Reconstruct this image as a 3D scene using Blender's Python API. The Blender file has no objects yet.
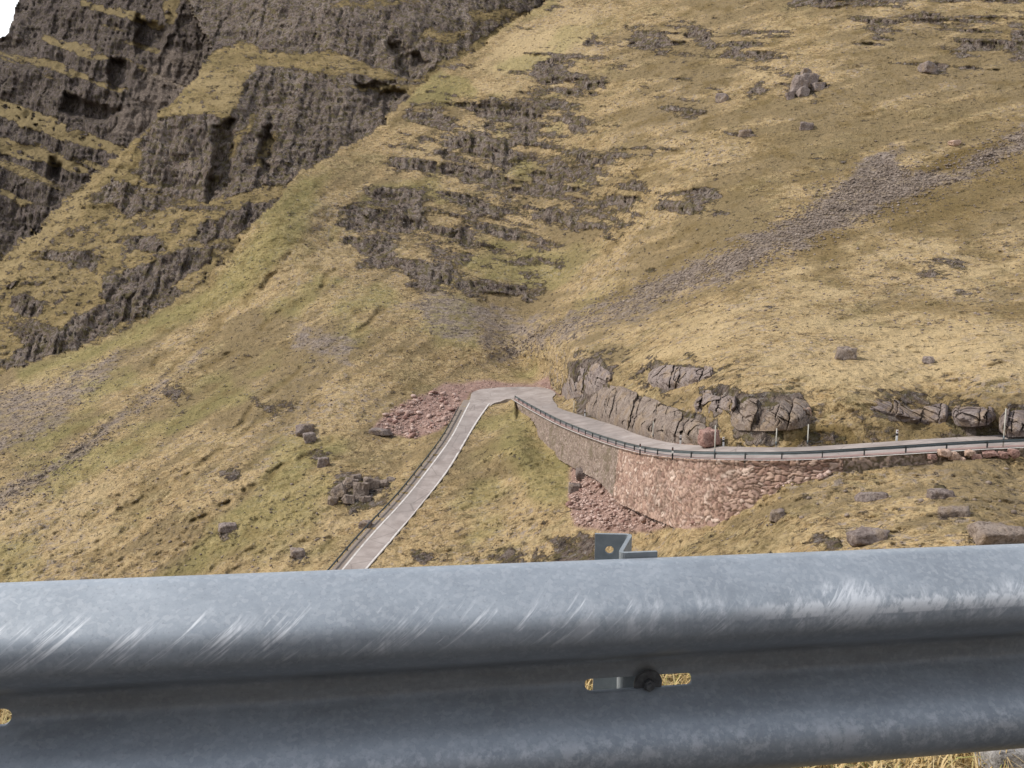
import bpy, bmesh, math, random
import numpy as np
from mathutils import Vector, Matrix
R = math.radians
random.seed(7)
rng = np.random.default_rng(11)
sc = bpy.context.scene
COL = sc.collection
F = 1000.0
PITCH = R(9.0)
CP, SP = math.cos(PITCH), math.sin(PITCH)

# ------------------------------------------------------------------ survey helpers
def s_of(py):
    v = (np.asarray(py, float) - 384) / F
    return (-SP - v * CP) / (CP - v * SP)
def k_of(px, py):
    v = (np.asarray(py, float) - 384) / F
    return (np.asarray(px, float) - 512) / F / (CP - v * SP)
def P(px, py, D):
    return np.array([float(k_of(px, py)) * D, D, float(s_of(py)) * D])
def PZ(px, py, z):
    return P(px, py, z / float(s_of(py)))

# ------------------------------------------------------------------ noise
_G = np.array([[1,1,0],[-1,1,0],[1,-1,0],[-1,-1,0],[1,0,1],[-1,0,1],[1,0,-1],[-1,0,-1],[0,1,1],[0,-1,1],[0,1,-1],[0,-1,-1],[1,1,0],[-1,1,0],[0,-1,1],[0,-1,-1]], np.float32)
_perm = np.random.default_rng(3).permutation(512).astype(np.int64)
def _h(ix, iy, iz):
    return _perm[(_perm[(_perm[ix & 511] + iy) & 511] + iz) & 511]
def perlin(x, y, z):
    x = np.asarray(x, np.float32); y = np.asarray(y, np.float32); z = np.asarray(z, np.float32)
    ix = np.floor(x).astype(np.int64); iy = np.floor(y).astype(np.int64); iz = np.floor(z).astype(np.int64)
    fx = x - ix; fy = y - iy; fz = z - iz
    ux = fx*fx*fx*(fx*(fx*6-15)+10); uy = fy*fy*fy*(fy*(fy*6-15)+10); uz = fz*fz*fz*(fz*(fz*6-15)+10)
    def g(dx, dy, dz):
        v = _G[_h(ix+dx, iy+dy, iz+dz) & 15]
        return v[..., 0]*(fx-dx) + v[..., 1]*(fy-dy) + v[..., 2]*(fz-dz)
    a = g(0,0,0)*(1-ux)+g(1,0,0)*ux; b = g(0,1,0)*(1-ux)+g(1,1,0)*ux
    c = g(0,0,1)*(1-ux)+g(1,0,1)*ux; d = g(0,1,1)*(1-ux)+g(1,1,1)*ux
    return (a*(1-uy)+b*uy)*(1-uz) + (c*(1-uy)+d*uy)*uz
def fbm(x, y, z, n=4, gain=.5):
    t = 0; a = 1.0; f = 1.0; tot = 0
    for i in range(n):
        t = t + a*perlin(x*f+i*17.3, y*f+i*5.1, z*f+i*9.7); tot += a; a *= gain; f *= 2.03
    return t/tot*1.6
def sstep(a, b, x):
    t = np.clip((x-a)/(b-a), 0, 1); return t*t*(3-2*t)

# ------------------------------------------------------------------ object helpers
def setp(o, label=None, cat=None, group=None, kind=None):
    if label: o['label'] = label
    if cat: o['category'] = cat
    if group: o['group'] = group
    if kind: o['kind'] = kind
    return o
def empty(name, loc, label, cat, group=None, rot=None):
    o = bpy.data.objects.new(name, None); COL.objects.link(o); o.location = loc
    o.empty_display_size = .2
    if rot is not None: o.rotation_euler = rot
    return setp(o, label, cat, group)
def mesh_np(name, verts, faces, smooth=True):
    """verts Nx3 array, faces Mx4 (or Mx3) int array"""
    me = bpy.data.meshes.new(name)
    verts = np.asarray(verts, np.float32); faces = np.asarray(faces, np.int32)
    n = faces.shape[1]
    me.vertices.add(len(verts)); me.vertices.foreach_set('co', verts.ravel())
    me.loops.add(faces.size); me.loops.foreach_set('vertex_index', faces.ravel())
    me.polygons.add(len(faces)); me.polygons.foreach_set('loop_start', np.arange(len(faces), dtype=np.int32)*n)
    me.update(calc_edges=True)
    if smooth: me.polygons.foreach_set('use_smooth', np.ones(len(faces), bool))
    return me
def attr(me, name, vals):
    a = me.attributes.new(name, 'FLOAT', 'POINT'); a.data.foreach_set('value', np.asarray(vals, np.float32).ravel())
def link(name, me, mat, parent=None):
    if mat and len(me.materials) == 0: me.materials.append(mat)
    o = bpy.data.objects.new(name, me); COL.objects.link(o)
    if parent is not None: o.parent = parent
    return o
def bm_obj(name, bm, mat, parent=None, smooth=False):
    me = bpy.data.meshes.new(name); bmesh.ops.recalc_face_normals(bm, faces=bm.faces[:])
    if smooth:
        for f in bm.faces: f.smooth = True
    bm.to_mesh(me); bm.free(); return link(name, me, mat, parent)
def bx(bm, c, size, rot=None):
    m = Matrix.Translation(Vector(c))
    if rot is not None: m = m @ rot.to_4x4()
    m = m @ Matrix.Diagonal((size[0], size[1], size[2], 1))
    return bmesh.ops.create_cube(bm, size=1.0, matrix=m)['verts']
def cyl(bm, a, b, r0, r1=None, n=12):
    a = Vector(a); b = Vector(b); d = b-a
    m = Matrix.Translation((a+b)/2) @ d.to_track_quat('Z', 'Y').to_matrix().to_4x4()
    return bmesh.ops.create_cone(bm, cap_ends=True, segments=n, radius1=r0, radius2=r0 if r1 is None else r1, depth=d.length, matrix=m)['verts']
def resample(pts, step):
    pts = np.asarray(pts, float); seg = np.linalg.norm(np.diff(pts, axis=0), axis=1); c = np.r_[0, np.cumsum(seg)]
    n = max(2, int(round(c[-1]/step))+1); t = np.linspace(0, c[-1], n)
    return np.stack([np.interp(t, c, pts[:, i]) for i in range(pts.shape[1])], 1)
def smooth_line(pts, it=2):
    pts = np.asarray(pts, float)
    for _ in range(it):
        q = [pts[0]]
        for a, b in zip(pts[:-1], pts[1:]): q += [a*.75+b*.25, a*.25+b*.75]
        q.append(pts[-1]); pts = np.array(q)
    return pts

# ------------------------------------------------------------------ material helpers
class NT:
    def __init__(s, name):
        s.m = bpy.data.materials.new(name); s.m.use_nodes = True; s.t = s.m.node_tree; s.n = s.t.nodes
        s.bsdf = s.n['Principled BSDF']; s.bsdf.inputs['Specular IOR Level'].default_value = .25
    def new(s, typ, **kw):
        n = s.n.new(typ)
        for k, v in kw.items(): setattr(n, k, v)
        return n
    def l(s, a, b): s.t.links.new(a, b)
    def put(s, sock, v):
        if hasattr(v, 'is_linked') or hasattr(v, 'links'): s.l(v, sock)
        else: sock.default_value = v
    def pos(s): return s.new('ShaderNodeNewGeometry').outputs['Position']
    def obj(s): return s.new('ShaderNodeTexCoord').outputs['Object']
    def mapv(s, vec, scale=(1,1,1), rot=(0,0,0), loc=(0,0,0)):
        n = s.new('ShaderNodeMapping'); s.l(vec, n.inputs['Vector'])
        n.inputs['Scale'].default_value = scale; n.inputs['Rotation'].default_value = rot; n.inputs['Location'].default_value = loc
        return n.outputs[0]
    def noise(s, vec, scale, detail=4, rough=.55, dist=0):
        n = s.new('ShaderNodeTexNoise'); s.l(vec, n.inputs['Vector']); n.inputs['Scale'].default_value = scale
        n.inputs['Detail'].default_value = detail; n.inputs['Roughness'].default_value = rough; n.inputs['Distortion'].default_value = dist
        return n.outputs['Fac']
    def vor(s, vec, scale, feature='F1', out='Distance'):
        n = s.new('ShaderNodeTexVoronoi', feature=feature); s.l(vec, n.inputs['Vector']); n.inputs['Scale'].default_value = scale
        return n.outputs[out]
    def ramp(s, fac, stops, interp='LINEAR'):
        n = s.new('ShaderNodeValToRGB'); s.l(fac, n.inputs[0]); cr = n.color_ramp; cr.interpolation = interp
        while len(cr.elements) < len(stops): cr.elements.new(.5)
        for e, (p, c) in zip(cr.elements, stops):
            e.position = p; e.color = (c, c, c, 1) if isinstance(c, (int, float)) else (*c, 1)
        return n.outputs[0]
    def mix(s, fac, a, b, mode='MIX'):
        n = s.new('ShaderNodeMix', data_type='RGBA', blend_type=mode)
        s.put(n.inputs[0], fac)
        for sock, v in ((n.inputs[6], a), (n.inputs[7], b)):
            if isinstance(v, tuple): sock.default_value = (*v, 1) if len(v) == 3 else v
            else: s.l(v, sock)
        return n.outputs[2]
    def math(s, op, a, b=0, c=None, clamp=False):
        n = s.new('ShaderNodeMath', operation=op, use_clamp=clamp); s.put(n.inputs[0], a); s.put(n.inputs[1], b)
        if c is not None: s.put(n.inputs[2], c)
        return n.outputs[0]
    def mr(s, v, a, b, c=0, d=1):
        n = s.new('ShaderNodeMapRange', interpolation_type='SMOOTHSTEP'); s.put(n.inputs[0], v)
        for i, q in zip((1, 2, 3, 4), (a, b, c, d)): n.inputs[i].default_value = q
        return n.outputs[0]
    def at(s, name):
        n = s.new('ShaderNodeAttribute', attribute_name=name); return n.outputs['Fac']
    def bump(s, h, strength, dist):
        n = s.new('ShaderNodeBump'); s.l(h, n.inputs['Height'])
        s.put(n.inputs['Strength'], strength); n.inputs['Distance'].default_value = dist
        s.l(n.outputs[0], s.bsdf.inputs['Normal'])
    def done(s, color, rough=.9, metal=0, spec=None):
        if isinstance(color, tuple): s.bsdf.inputs['Base Color'].default_value = (*color, 1)
        else: s.l(color, s.bsdf.inputs['Base Color'])
        s.put(s.bsdf.inputs['Roughness'], rough); s.put(s.bsdf.inputs['Metallic'], metal)
        if spec is not None: s.bsdf.inputs['Specular IOR Level'].default_value = spec
        return s.m

STRAW = (.405, .290, .152); OCHRE = (.322, .222, .110); OLIVE = (.200, .156, .076); BROWN = (.165, .108, .06); GREEN = (.205, .195, .065)
def rock_color(t, p):
    big = t.noise(t.mapv(p, (1, 1, .3)), .10, 5, .6)
    fine = t.noise(t.mapv(p, (1.6, 1.6, .2)), .62, 6, .72)
    fleck = t.noise(t.mapv(p, (1, 1, .45)), 1.5, 4, .7)
    mid = t.noise(t.mapv(p, (1.3, 1.3, .35)), .26, 5, .65)
    moss = t.noise(t.mapv(p, (1, 1, 1.3)), .42, 6, .72)
    c = t.ramp(big, [(.3, (.17, .125, .10)), (.5, (.255, .195, .158)), (.68, (.32, .255, .21))])
    c = t.mix(t.math('MULTIPLY', t.mr(mid, .48, .40), .75), c, (.06, .048, .042)); c = t.mix(t.math('MULTIPLY', t.mr(mid, .53, .62), .5), c, (.29, .24, .205))
    c = t.mix(t.math('MULTIPLY', t.mr(fine, .52, .62), .75), c, (.34, .29, .25))
    c = t.mix(t.math('MULTIPLY', t.mr(fine, .49, .38), .9), c, (.038, .032, .03))
    c = t.mix(t.math('MULTIPLY', t.mr(fleck, .57, .66), .7), c, (.46, .42, .38))
    c = t.mix(t.math('MULTIPLY', t.mr(moss, .50, .58), .8), c, (.17, .14, .062))
    return c
def terrain_mat(name):
    t = NT(name); p = t.pos()
    n1 = t.noise(p, .035, 5, .6); n2 = t.noise(t.mapv(p, (1, 1, 1.6)), .22, 5, .62, .4); n3 = t.noise(p, 1.15, 4, .65); n4 = t.noise(p, 3.2, 3, .6)
    n5 = t.noise(t.mapv(p, (1, 1, 2.5)), .55, 5, .68, .6)
    g = t.ramp(n1, [(.33, OLIVE), (.45, OCHRE), (.56, STRAW), (.68, OCHRE)])
    g = t.mix(t.math('MULTIPLY', t.mr(n2, .5, .66), .85), g, STRAW)
    g = t.mix(t.math('MULTIPLY', t.mr(n2, .49, .34), .85), g, OLIVE)
    g = t.mix(t.math('MULTIPLY', t.mr(n5, .52, .66), .75), g, BROWN)
    g = t.mix(t.math('MULTIPLY', t.mr(n5, .47, .34), .5), g, (.50, .39, .22))
    g = t.mix(t.math('MULTIPLY', t.mr(n3, .51, .60), .45), g, (.42, .32, .175))
    g = t.mix(t.math('MULTIPLY', t.mr(n3, .47, .38), .6), g, (.105, .082, .042))
    g = t.mix(t.math('MULTIPLY', t.mr(n4, .5, .62), .4), g, (.46, .36, .21))
    g = t.mix(t.math('MULTIPLY', t.mr(n4, .47, .36), .5), g, (.085, .068, .035))
    peb = t.noise(p, .9, 5, .75)
    g = t.mix(t.math('MULTIPLY', t.mr(t.math('ADD', peb, t.math('MULTIPLY', n1, .35)), .735, .80), .7), g, (.27, .225, .20))
    tn_ = t.at('tone')
    g = t.mix(t.math('MULTIPLY', t.mr(tn_, .05, .7), .8), g, (.455, .342, .19))
    g = t.mix(t.math('MULTIPLY', t.mr(tn_, -.02, -.5), .8), g, (.188, .141, .076))
    g = t.mix(t.at('green'), g, GREEN)
    g = t.mix(t.at('heather'), g, t.mix(n3, (.12, .075, .035), (.17, .13, .05)))
    rc = t.mix(t.math('MULTIPLY', t.at('far_shade'), .75), rock_color(t, p), t.mix(t.mr(t.noise(t.mapv(p, (1.4, 1.4, .16)), .45, 6, .72), .40, .62), (.03, .025, .024), (.17, .138, .13)))
    rk = t.at('rock')
    rm = t.math('ADD', rk, t.math('ADD', t.math('MULTIPLY', t.math('SUBTRACT', n3, .5), 2.0), t.math('MULTIPLY', t.math('SUBTRACT', n5, .5), 2.2)))
    rm = t.mr(rm, .28, .72)
    c = t.mix(rm, g, rc)
    scol = t.ramp(t.noise(p, 1.1, 5, .75), [(.32, (.12, .095, .08)), (.5, (.21, .168, .138)), (.66, (.34, .28, .235))])
    sm = t.mr(t.math('ADD', t.at('scree'), t.math('MULTIPLY', t.math('SUBTRACT', t.math('ADD', n2, n5), 1.0), 1.3)), .25, .85)
    c = t.mix(sm, c, scol)
    gcol = t.ramp(t.noise(p, .8, 5, .7), [(.3, (.22, .13, .11)), (.7, (.36, .245, .21))])
    c = t.mix(t.at('gravel'), c, gcol)
    tus = t.vor(t.mapv(p, (1, 1, 1.4)), .75, 'SMOOTH_F1')
    h = t.math('ADD', t.math('MULTIPLY', n3, 1.0), t.math('MULTIPLY', n4, .45))
    h = t.math('ADD', h, t.math('MULTIPLY', n5, 1.6)); h = t.math('SUBTRACT', h, t.math('MULTIPLY', tus, .6))
    rfine = t.noise(t.mapv(p, (1.5, 1.5, .3)), .55, 6, .7); rbed = t.noise(t.mapv(p, (.12, .12, 1.2)), .7, 4, .65)
    hr = t.math('ADD', t.math('MULTIPLY', rfine, 7.0), t.math('MULTIPLY', rbed, 2.5))
    hm = t.new('ShaderNodeMix'); t.l(rm, hm.inputs[0]); t.l(h, hm.inputs[2]); t.l(hr, hm.inputs[3])
    t.bump(hm.outputs[0], .9, .55)
    return t.done(c, .95, spec=.06)
M_TERRAIN = terrain_mat('hill grass and rock')

def simple_rock(name, lo, mid, hi, sc_=1.0, moss=.0):
    t = NT(name); p = t.pos()
    n = t.noise(t.mapv(p, (1, 1, .5)), .7*sc_, 6, .65); f = t.noise(p, 4*sc_, 5, .7)
    oi = t.new('ShaderNodeObjectInfo').outputs['Random']
    c = t.ramp(n, [(.3, lo), (.5, mid), (.7, hi)])
    c = t.mix(t.math('MULTIPLY', t.mr(f, .52, .62), .65), c, hi)
    c = t.mix(t.math('MULTIPLY', t.mr(f, .48, .38), .75), c, tuple(q*.6 for q in lo))
    c = t.mix(t.math('MULTIPLY', oi, .35), c, lo)
    if moss:
        c = t.mix(t.math('MULTIPLY', t.mr(t.noise(p, .45*sc_, 4, .6), .52, .62), moss), c, OCHRE)
    t.bump(t.math('ADD', f, t.math('MULTIPLY', n, 2.0)), .7, .25/sc_)
    return t.done(c, .92, spec=.12)
M_ROCK = simple_rock('grey brown sandstone', (.13, .10, .082), (.25, .198, .163), (.35, .29, .245), 1, .22)
M_ROCKP = simple_rock('purple grey sandstone', (.13, .10, .09), (.235, .19, .17), (.33, .28, .25), 1, .3)
M_UNSEENCUT = simple_rock('unseen cutting for rail reflection', (.12, .105, .095), (.19, .17, .15), (.26, .23, .20), .5, .3)
M_RUBBLE = simple_rock('pink rubble', (.29, .185, .15), (.47, .33, .275), (.68, .55, .48), 1.4)
M_REDROCK = simple_rock('reddish quarried rock', (.18, .10, .085), (.33, .20, .165), (.46, .31, .26), 1.2)
M_LIGHTROCK = simple_rock('pale orange boulder', (.30, .19, .14), (.48, .34, .26), (.62, .47, .38), 1.2)

def stone_wall_mat(name, cols, joint):
    t = NT(name); p = t.pos(); a = t.at('stone')
    c = t.ramp(a, [(i/(len(cols)-1), q) for i, q in enumerate(cols)])
    f = t.noise(p, 2.5, 5, .7)
    c = t.mix(t.math('MULTIPLY', t.mr(f, .5, .7), .35), c, (.5, .36, .28))
    c = t.mix(t.math('MULTIPLY', t.at('joint'), .8), c, joint)
    c = t.mix(t.math('MULTIPLY', t.mr(t.noise(p, .35, 4, .6), .55, .68), .5), c, joint)
    t.bump(f, .5, .15)
    return t.done(c, .93, spec=.1)
M_WALLRED = stone_wall_mat('red dry stone', [(.21, .13, .105), (.35, .23, .18), (.45, .32, .255), (.29, .19, .155), (.62, .49, .41)], (.12, .085, .065))
M_WALLGREY = stone_wall_mat('grey dry stone', [(.15, .115, .098), (.23, .175, .15), (.29, .23, .195), (.20, .15, .13), (.38, .31, .265)], (.12, .10, .06))
M_WALLDARK = stone_wall_mat('dark low stone', [(.12, .095, .08), (.2, .15, .125), (.26, .205, .165), (.17, .13, .11), (.34, .26, .22)], (.12, .10, .055))

def asphalt_mat(name, lo, hi):
    t = NT(name); p = t.pos(); n = t.noise(p, .5, 6, .7); f = t.noise(p, 6, 4, .7)
    c = t.mix(n, lo, hi); c = t.mix(t.math('MULTIPLY', f, .3), c, hi)
    t.bump(f, .2, .02); return t.done(c, .9, spec=.2)
t = NT('worn pinkish grey asphalt'); p = t.pos()
f_a = t.noise(p, 5, 4, .7); n_a = t.noise(p, .35, 5, .65); pt = t.noise(t.mapv(p, (1, .25, 1)), .12, 3, .5)
c = t.ramp(n_a, [(.35, (.225, .187, .168)), (.65, (.36, .312, .285))])
c = t.mix(t.math('MULTIPLY', t.mr(pt, .52, .55), .35), c, (.17, .15, .14))
ck = t.vor(t.mapv(p, (1, 1, .2)), .22, 'DISTANCE_TO_EDGE'); c = t.mix(t.math('MULTIPLY', t.mr(ck, .018, .006), .5), c, (.11, .095, .085))
c = t.mix(t.math('MULTIPLY', f_a, .3), c, (.37, .32, .29)); t.bump(f_a, .2, .02); M_ROAD = t.done(c, .9, spec=.2)
M_ROADNEAR = asphalt_mat('grey asphalt near', (.055, .053, .052), (.085, .082, .08))
M_SHOULDER = asphalt_mat('grey brown verge grit', (.15, .12, .10), (.29, .24, .20))
M_GRAVEL = asphalt_mat('pink gravel', (.22, .14, .125), (.37, .26, .23))
t = NT('white road paint'); t.bump(t.noise(t.pos(), 5, 3), .1, .02)
M_LINE = t.done(t.ramp(t.noise(t.pos(), 1.2, 5, .7), [(.3, (.38, .34, .31)), (.55, (.60, .56, .52))]), .7)
def metal_far(name, col, rough=.5):
    t = NT(name); c = t.mix(t.noise(t.pos(), 1.5, 4), col, tuple(q*1.6 for q in col)); return t.done(c, rough, .55, .4)
M_STEELFAR = metal_far('weathered green grey steel', (.085, .10, .105))
M_POSTFAR = metal_far('dark steel post', (.045, .05, .052))
t = NT('weathered pale wood'); M_POLE = t.done(t.mix(t.noise(t.mapv(t.pos(), (8, 8, 1)), 1.5, 4), (.33, .31, .26), (.52, .5, .44)), .85)
t = NT('white plastic post'); M_WHITE = t.done(t.mix(t.noise(t.pos(), 6, 3), (.72, .72, .70), (.84, .84, .82)), .6)
t = NT('black plastic'); M_BLACK = t.done(t.mix(t.noise(t.pos(), 6, 3), (.02, .02, .022), (.04, .04, .042)), .6)
t = NT('red reflector'); M_REFL = t.done(t.mix(t.noise(t.pos(), 6, 3), (.16, .03, .02), (.24, .05, .03)), .4)

# ------------------------------------------------------------------ roads (surveyed edges)
def zc(tab, py): return np.interp(py, [a for a, _ in tab], [b for _, b in tab])
LD = [(388, 200), (400, 192), (420, 180), (440, 168), (470, 156), (500, 145), (540, 133), (574, 122), (640, 104), (660, 99)]
LEDGE = [(660, 262, 292), (640, 279, 308), (610, 306.5, 333), (574.8, 336.6, 362), (537.7, 367, 394.5), (500, 403, 425.5), (470, 426.5, 449.5), (440, 449, 466.5), (420, 459.5, 478.5), (408, 465.5, 487), (400, 470, 493)]
LL = smooth_line([P(xl, py, zc(LD, py)) for py, xl, xr in LEDGE]); LR = smooth_line([P(xr, py, zc(LD, py)) for py, xl, xr in LEDGE])
NEARZ = [(515, 399, -32.7), (530, 408, -32.0), (545, 416, -31.2), (560, 424, -30.3), (580, 432.5, -29.2), (600, 440, -28.1), (625, 448, -26.7), (650, 454, -25.4), (680, 457.5, -24.1), (720, 459, -22.9), (760, 459.3, -22.2), (800, 459, -21.7), (870, 455, -20.9), (960, 449, -20.3), (1024, 446, -20.0)]
FARZ = [(547, 401.5, -32.4), (560, 409, -31.7), (580, 415, -31.0), (600, 421, -29.8), (620, 427, -28.3), (635, 434, -27.2), (660, 441, -25.8), (680, 444.5, -24.8), (720, 446.5, -23.6), (760, 447.5, -22.8), (800, 447.5, -22.2), (870, 443, -21.3), (960, 437, -20.6), (1024, 434, -20.0)]
RN = smooth_line([PZ(*a) for a in NEARZ] + [np.array([58, 89, -19.3]), np.array([72, 86, -18.4]), np.array([86, 81, -17.4])])
RF = smooth_line([PZ(*a) for a in FARZ] + [np.array([60, 94.5, -19.3]), np.array([74, 91.5, -18.4]), np.array([89, 86, -17.4])])
JN = [PZ(462.5, 413, -34.6), PZ(465.5, 408, -34.25), PZ(470, 400, -33.55), PZ(471.5, 391.5, -33.5), PZ(485, 388.6, -33.3), PZ(505, 387.3, -33.1), PZ(525, 386.8, -33.0), PZ(545, 387.6, -32.9), PZ(555, 391.5, -32.8), PZ(556, 394.5, -32.6), PZ(551, 398, -32.5), PZ(560, 408, -31.9), PZ(545, 415.2, -31.35), PZ(530, 407.8, -32.05), PZ(515, 398.8, -32.75), PZ(509, 398.4, -32.95), PZ(499, 401.2, -33.45), PZ(493, 402.8, -33.75), PZ(487, 408, -34.25), PZ(483, 413, -34.6)]
GRV = [(432, 389), (445, 382.5), (470, 380.5), (500, 381.5), (530, 383), (556, 386), (560, 393), (547, 390), (520, 388.5), (485, 391), (470, 393), (466, 404), (456, 404), (455, 394)]

# ------------------------------------------------------------------ terrain grid
STEP = 1.4
gx = np.arange(-240, 1268, STEP); gy = np.arange(-140, 650, STEP)
PX, PY = np.meshgrid(gx, gy); NYg, NXg = PX.shape
KX = k_of(PX, PY); SS = s_of(PY)

def tps(pts):
    pts = np.array(pts, float); q = pts[:, :2]/300; v = np.log(pts[:, 2])
    d = np.linalg.norm(q[:, None]-q[None], axis=2); K = np.where(d > 0, d*d*np.log(d+1e-9), 0)+np.eye(len(q))*3e-4
    A = np.c_[np.ones(len(q)), q]; n = len(q)
    sol = np.linalg.solve(np.r_[np.c_[K, A], np.c_[A.T, np.zeros((3, 3))]], np.r_[v, 0, 0, 0])
    w, a = sol[:n], sol[n:]
    out = a[0]+a[1]*PX/300+a[2]*PY/300
    for (x, y), wi in zip(q, w):
        r2 = (PX/300-x)**2+(PY/300-y)**2; out = out+wi*.5*r2*np.log(r2+1e-9)
    return out
# wall foot line
FOOT = [(515, 402), (524, 411), (541.5, 433), (565, 451), (582, 460), (604, 470), (614, 479), (629, 493), (657, 504), (686, 515), (708, 518), (725, 512), (745, 499), (770, 488), (800, 478), (830, 472), (870, 469), (930, 462), (1024, 456)]
NPX = np.array([512+F*p[0]/p[1]*(CP-((384-0)-384)/F*SP) for p in RN])
def pix(p):
    p = np.asarray(p, float); x, y, z = p
    fd = y*CP-z*SP; up = y*SP+z*CP
    return 512+F*x/fd, 384-F*up/fd
RNp = np.array([pix(p) for p in RN])
def near_D(px): return np.interp(px, RNp[:, 0], RN[:, 1])
CA = [(-240, 430, 235), (0, 372, 250), (0, 430, 205), (0, 480, 178), (0, 580, 145), (-240, 580, 165), (-240, 648, 140), (0, 648, 122), (200, 648, 112), (200, 580, 133), (200, 500, 155), (200, 400, 206), (100, 342, 256), (200, 290, 268), (270, 210, 275), (330, 152, 318), (430, 78, 362), (515, 20, 395), (480, 100, 345), (480, 200, 300), (480, 280, 262), (480, 350, 225), (340, 400, 192), (340, 480, 156), (330, 560, 128), (340, 300, 243), (340, 230, 280), (400, 440, 176), (400, 370, 208), (560, -140, 520), (800, -140, 450), (1264, -140, 380), (300, 330, 232),
      (700, 10, 362), (680, 100, 300), (680, 200, 245), (680, 300, 188), (680, 345, 150), (845, 10, 320), (845, 100, 268), (845, 200, 215), (845, 280, 168), (845, 320, 142), (845, 353, 122), (845, 400, 103), (845, 425, 99.5), (1000, 10, 300), (1000, 100, 250), (1000, 200, 200), (1000, 280, 158), (1000, 320, 132), (1000, 353, 113), (1000, 400, 99.5), (1264, 10, 265), (1264, 200, 178), (1264, 320, 122), (1264, 400, 98), (745, 400, 107), (745, 425, 104),
      (600, 345, 182), (640, 370, 154), (625, 395, 146), (590, 395, 166), (570, 372, 178), (540, 340, 226), (560, 300, 246), (530, 375, 222), (500, 380, 212), (470, 384, 208), (440, 388, 203), (690, 400, 121), (660, 415, 126), (700, 430, 113),
      (520, 450, 152), (500, 480, 150), (550, 500, 131), (560, 560, 112), (480, 560, 120), (420, 570, 121), (600, 520, 117), (640, 550, 104), (480, 425, 176), (505, 420, 176), (700, 550, 90), (800, 500, 87), (800, 550, 74), (1000, 470, 86), (1000, 540, 66), (900, 540, 69), (1000, 648, 46), (1264, 648, 40), (1264, 470, 82), (800, 648, 55), (600, 648, 78), (400, 648, 97), (900, 490, 83), (430, 600, 110)]
CA += [(x, y, near_D(x)) for x, y in FOOT] + [(x, y, near_D(x)+.5) for x, y, z in NEARZ[1:]]
CA += [(*pix(p), p[1]) for p in RF[::6] if p[0] < 50] + [(*pix(p), p[1]) for p in (LL[::6]+LR[::6])/2] + [(*pix(p), p[1]) for p in JN[::3]]
CB = [(0, 262, 340), (0, 300, 322), (0, 380, 290), (-240, 400, 330), (100, 250, 335), (100, 320, 300), (180, 180, 362), (200, 115, 375), (200, 240, 325), (300, 65, 408), (300, 130, 378), (300, 200, 340), (350, 0, 445), (350, -140, 540), (500, 30, 440), (500, -140, 560), (420, 90, 395), (140, 140, 372), (210, 40, 430), (190, -140, 560), (560, 60, 445), (300, 300, 310), (400, 200, 350)]
CC = [(20, 240, 470), (20, 100, 520), (20, 20, 562), (-240, 240, 450), (-240, 90, 500), (160, 60, 520), (160, -140, 640), (60, -140, 650), (0, 300, 455), (150, 130, 490), (250, 0, 560), (250, 200, 470)]
def in_poly(poly, X, Y):
    inside = np.zeros(X.shape, bool); n = len(poly); j = n-1
    for i in range(n):
        xi, yi = poly[i]; xj, yj = poly[j]
        if yi != yj:
            c = ((yi > Y) != (yj > Y)) & (X < (xj-xi)*(Y-yi)/(yj-yi)+xi); inside ^= c
        j = i
    return inside
def sdist(poly, X, Y, closed=True):
    d2 = np.full(X.shape, 1e12); n = len(poly)
    for i in range(n if closed else n-1):
        ax, ay = poly[i][:2]; bx_, by_ = poly[(i+1) % n][:2]; dx, dy = bx_-ax, by_-ay; L2 = dx*dx+dy*dy+1e-12
        t = np.clip(((X-ax)*dx+(Y-ay)*dy)/L2, 0, 1); d2 = np.minimum(d2, (X-ax-t*dx)**2+(Y-ay-t*dy)**2)
    d = np.sqrt(d2)
    return np.where(in_poly(poly, X, Y), d, -d) if closed else d
def paint(field, polys, soft, jit, JX, JY, val=1.0):
    for poly in polys:
        xs = [q[0] for q in poly]; ys = [q[1] for q in poly]; m = soft*2+jit*2+4
        i0 = max(0, int((min(ys)-m-gy[0])/STEP)); i1 = min(NYg, int((max(ys)+m-gy[0])/STEP)+2)
        j0 = max(0, int((min(xs)-m-gx[0])/STEP)); j1 = min(NXg, int((max(xs)+m-gx[0])/STEP)+2)
        if i1 <= i0 or j1 <= j0: continue
        w = np.s_[i0:i1, j0:j1]
        sd = sdist(poly, PX[w]+JX[w]*jit, PY[w]+JY[w]*jit)
        field[w] = np.maximum(field[w], val*sstep(-soft, soft, sd))
    return field
def box(x0, x1, y0, y1):      # loose patch outline
    return [(x0+.15*(x1-x0), y0), (x1-.25*(x1-x0), y0+.05*(y1-y0)), (x1, y0+.4*(y1-y0)), (x1-.1*(x1-x0), y1), (x0+.3*(x1-x0), y1), (x0, y0+.6*(y1-y0))]

def screened(rhs, lam):
    a = np.concatenate([rhs, rhs[::-1]], 0); a = np.concatenate([a, a[:, ::-1]], 1)
    fy = 2*np.cos(2*np.pi*np.arange(a.shape[0])/a.shape[0])-2; fx = 2*np.cos(2*np.pi*np.arange(a.shape[1])/a.shape[1])-2
    return np.real(np.fft.ifft2(np.fft.fft2(a)/(fy[:, None]+fx[None]-lam)))[:rhs.shape[0], :rhs.shape[1]]
def cliffs(L0, w, tan, reach):
    ds = np.gradient(SS, axis=0); d0 = np.gradient(L0, axis=0)
    tgt = ds/np.maximum(tan-SS, .5)
    f = w*(tgt-d0)
    return L0+screened(np.gradient(f, axis=0), (STEP/reach)**2)

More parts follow.
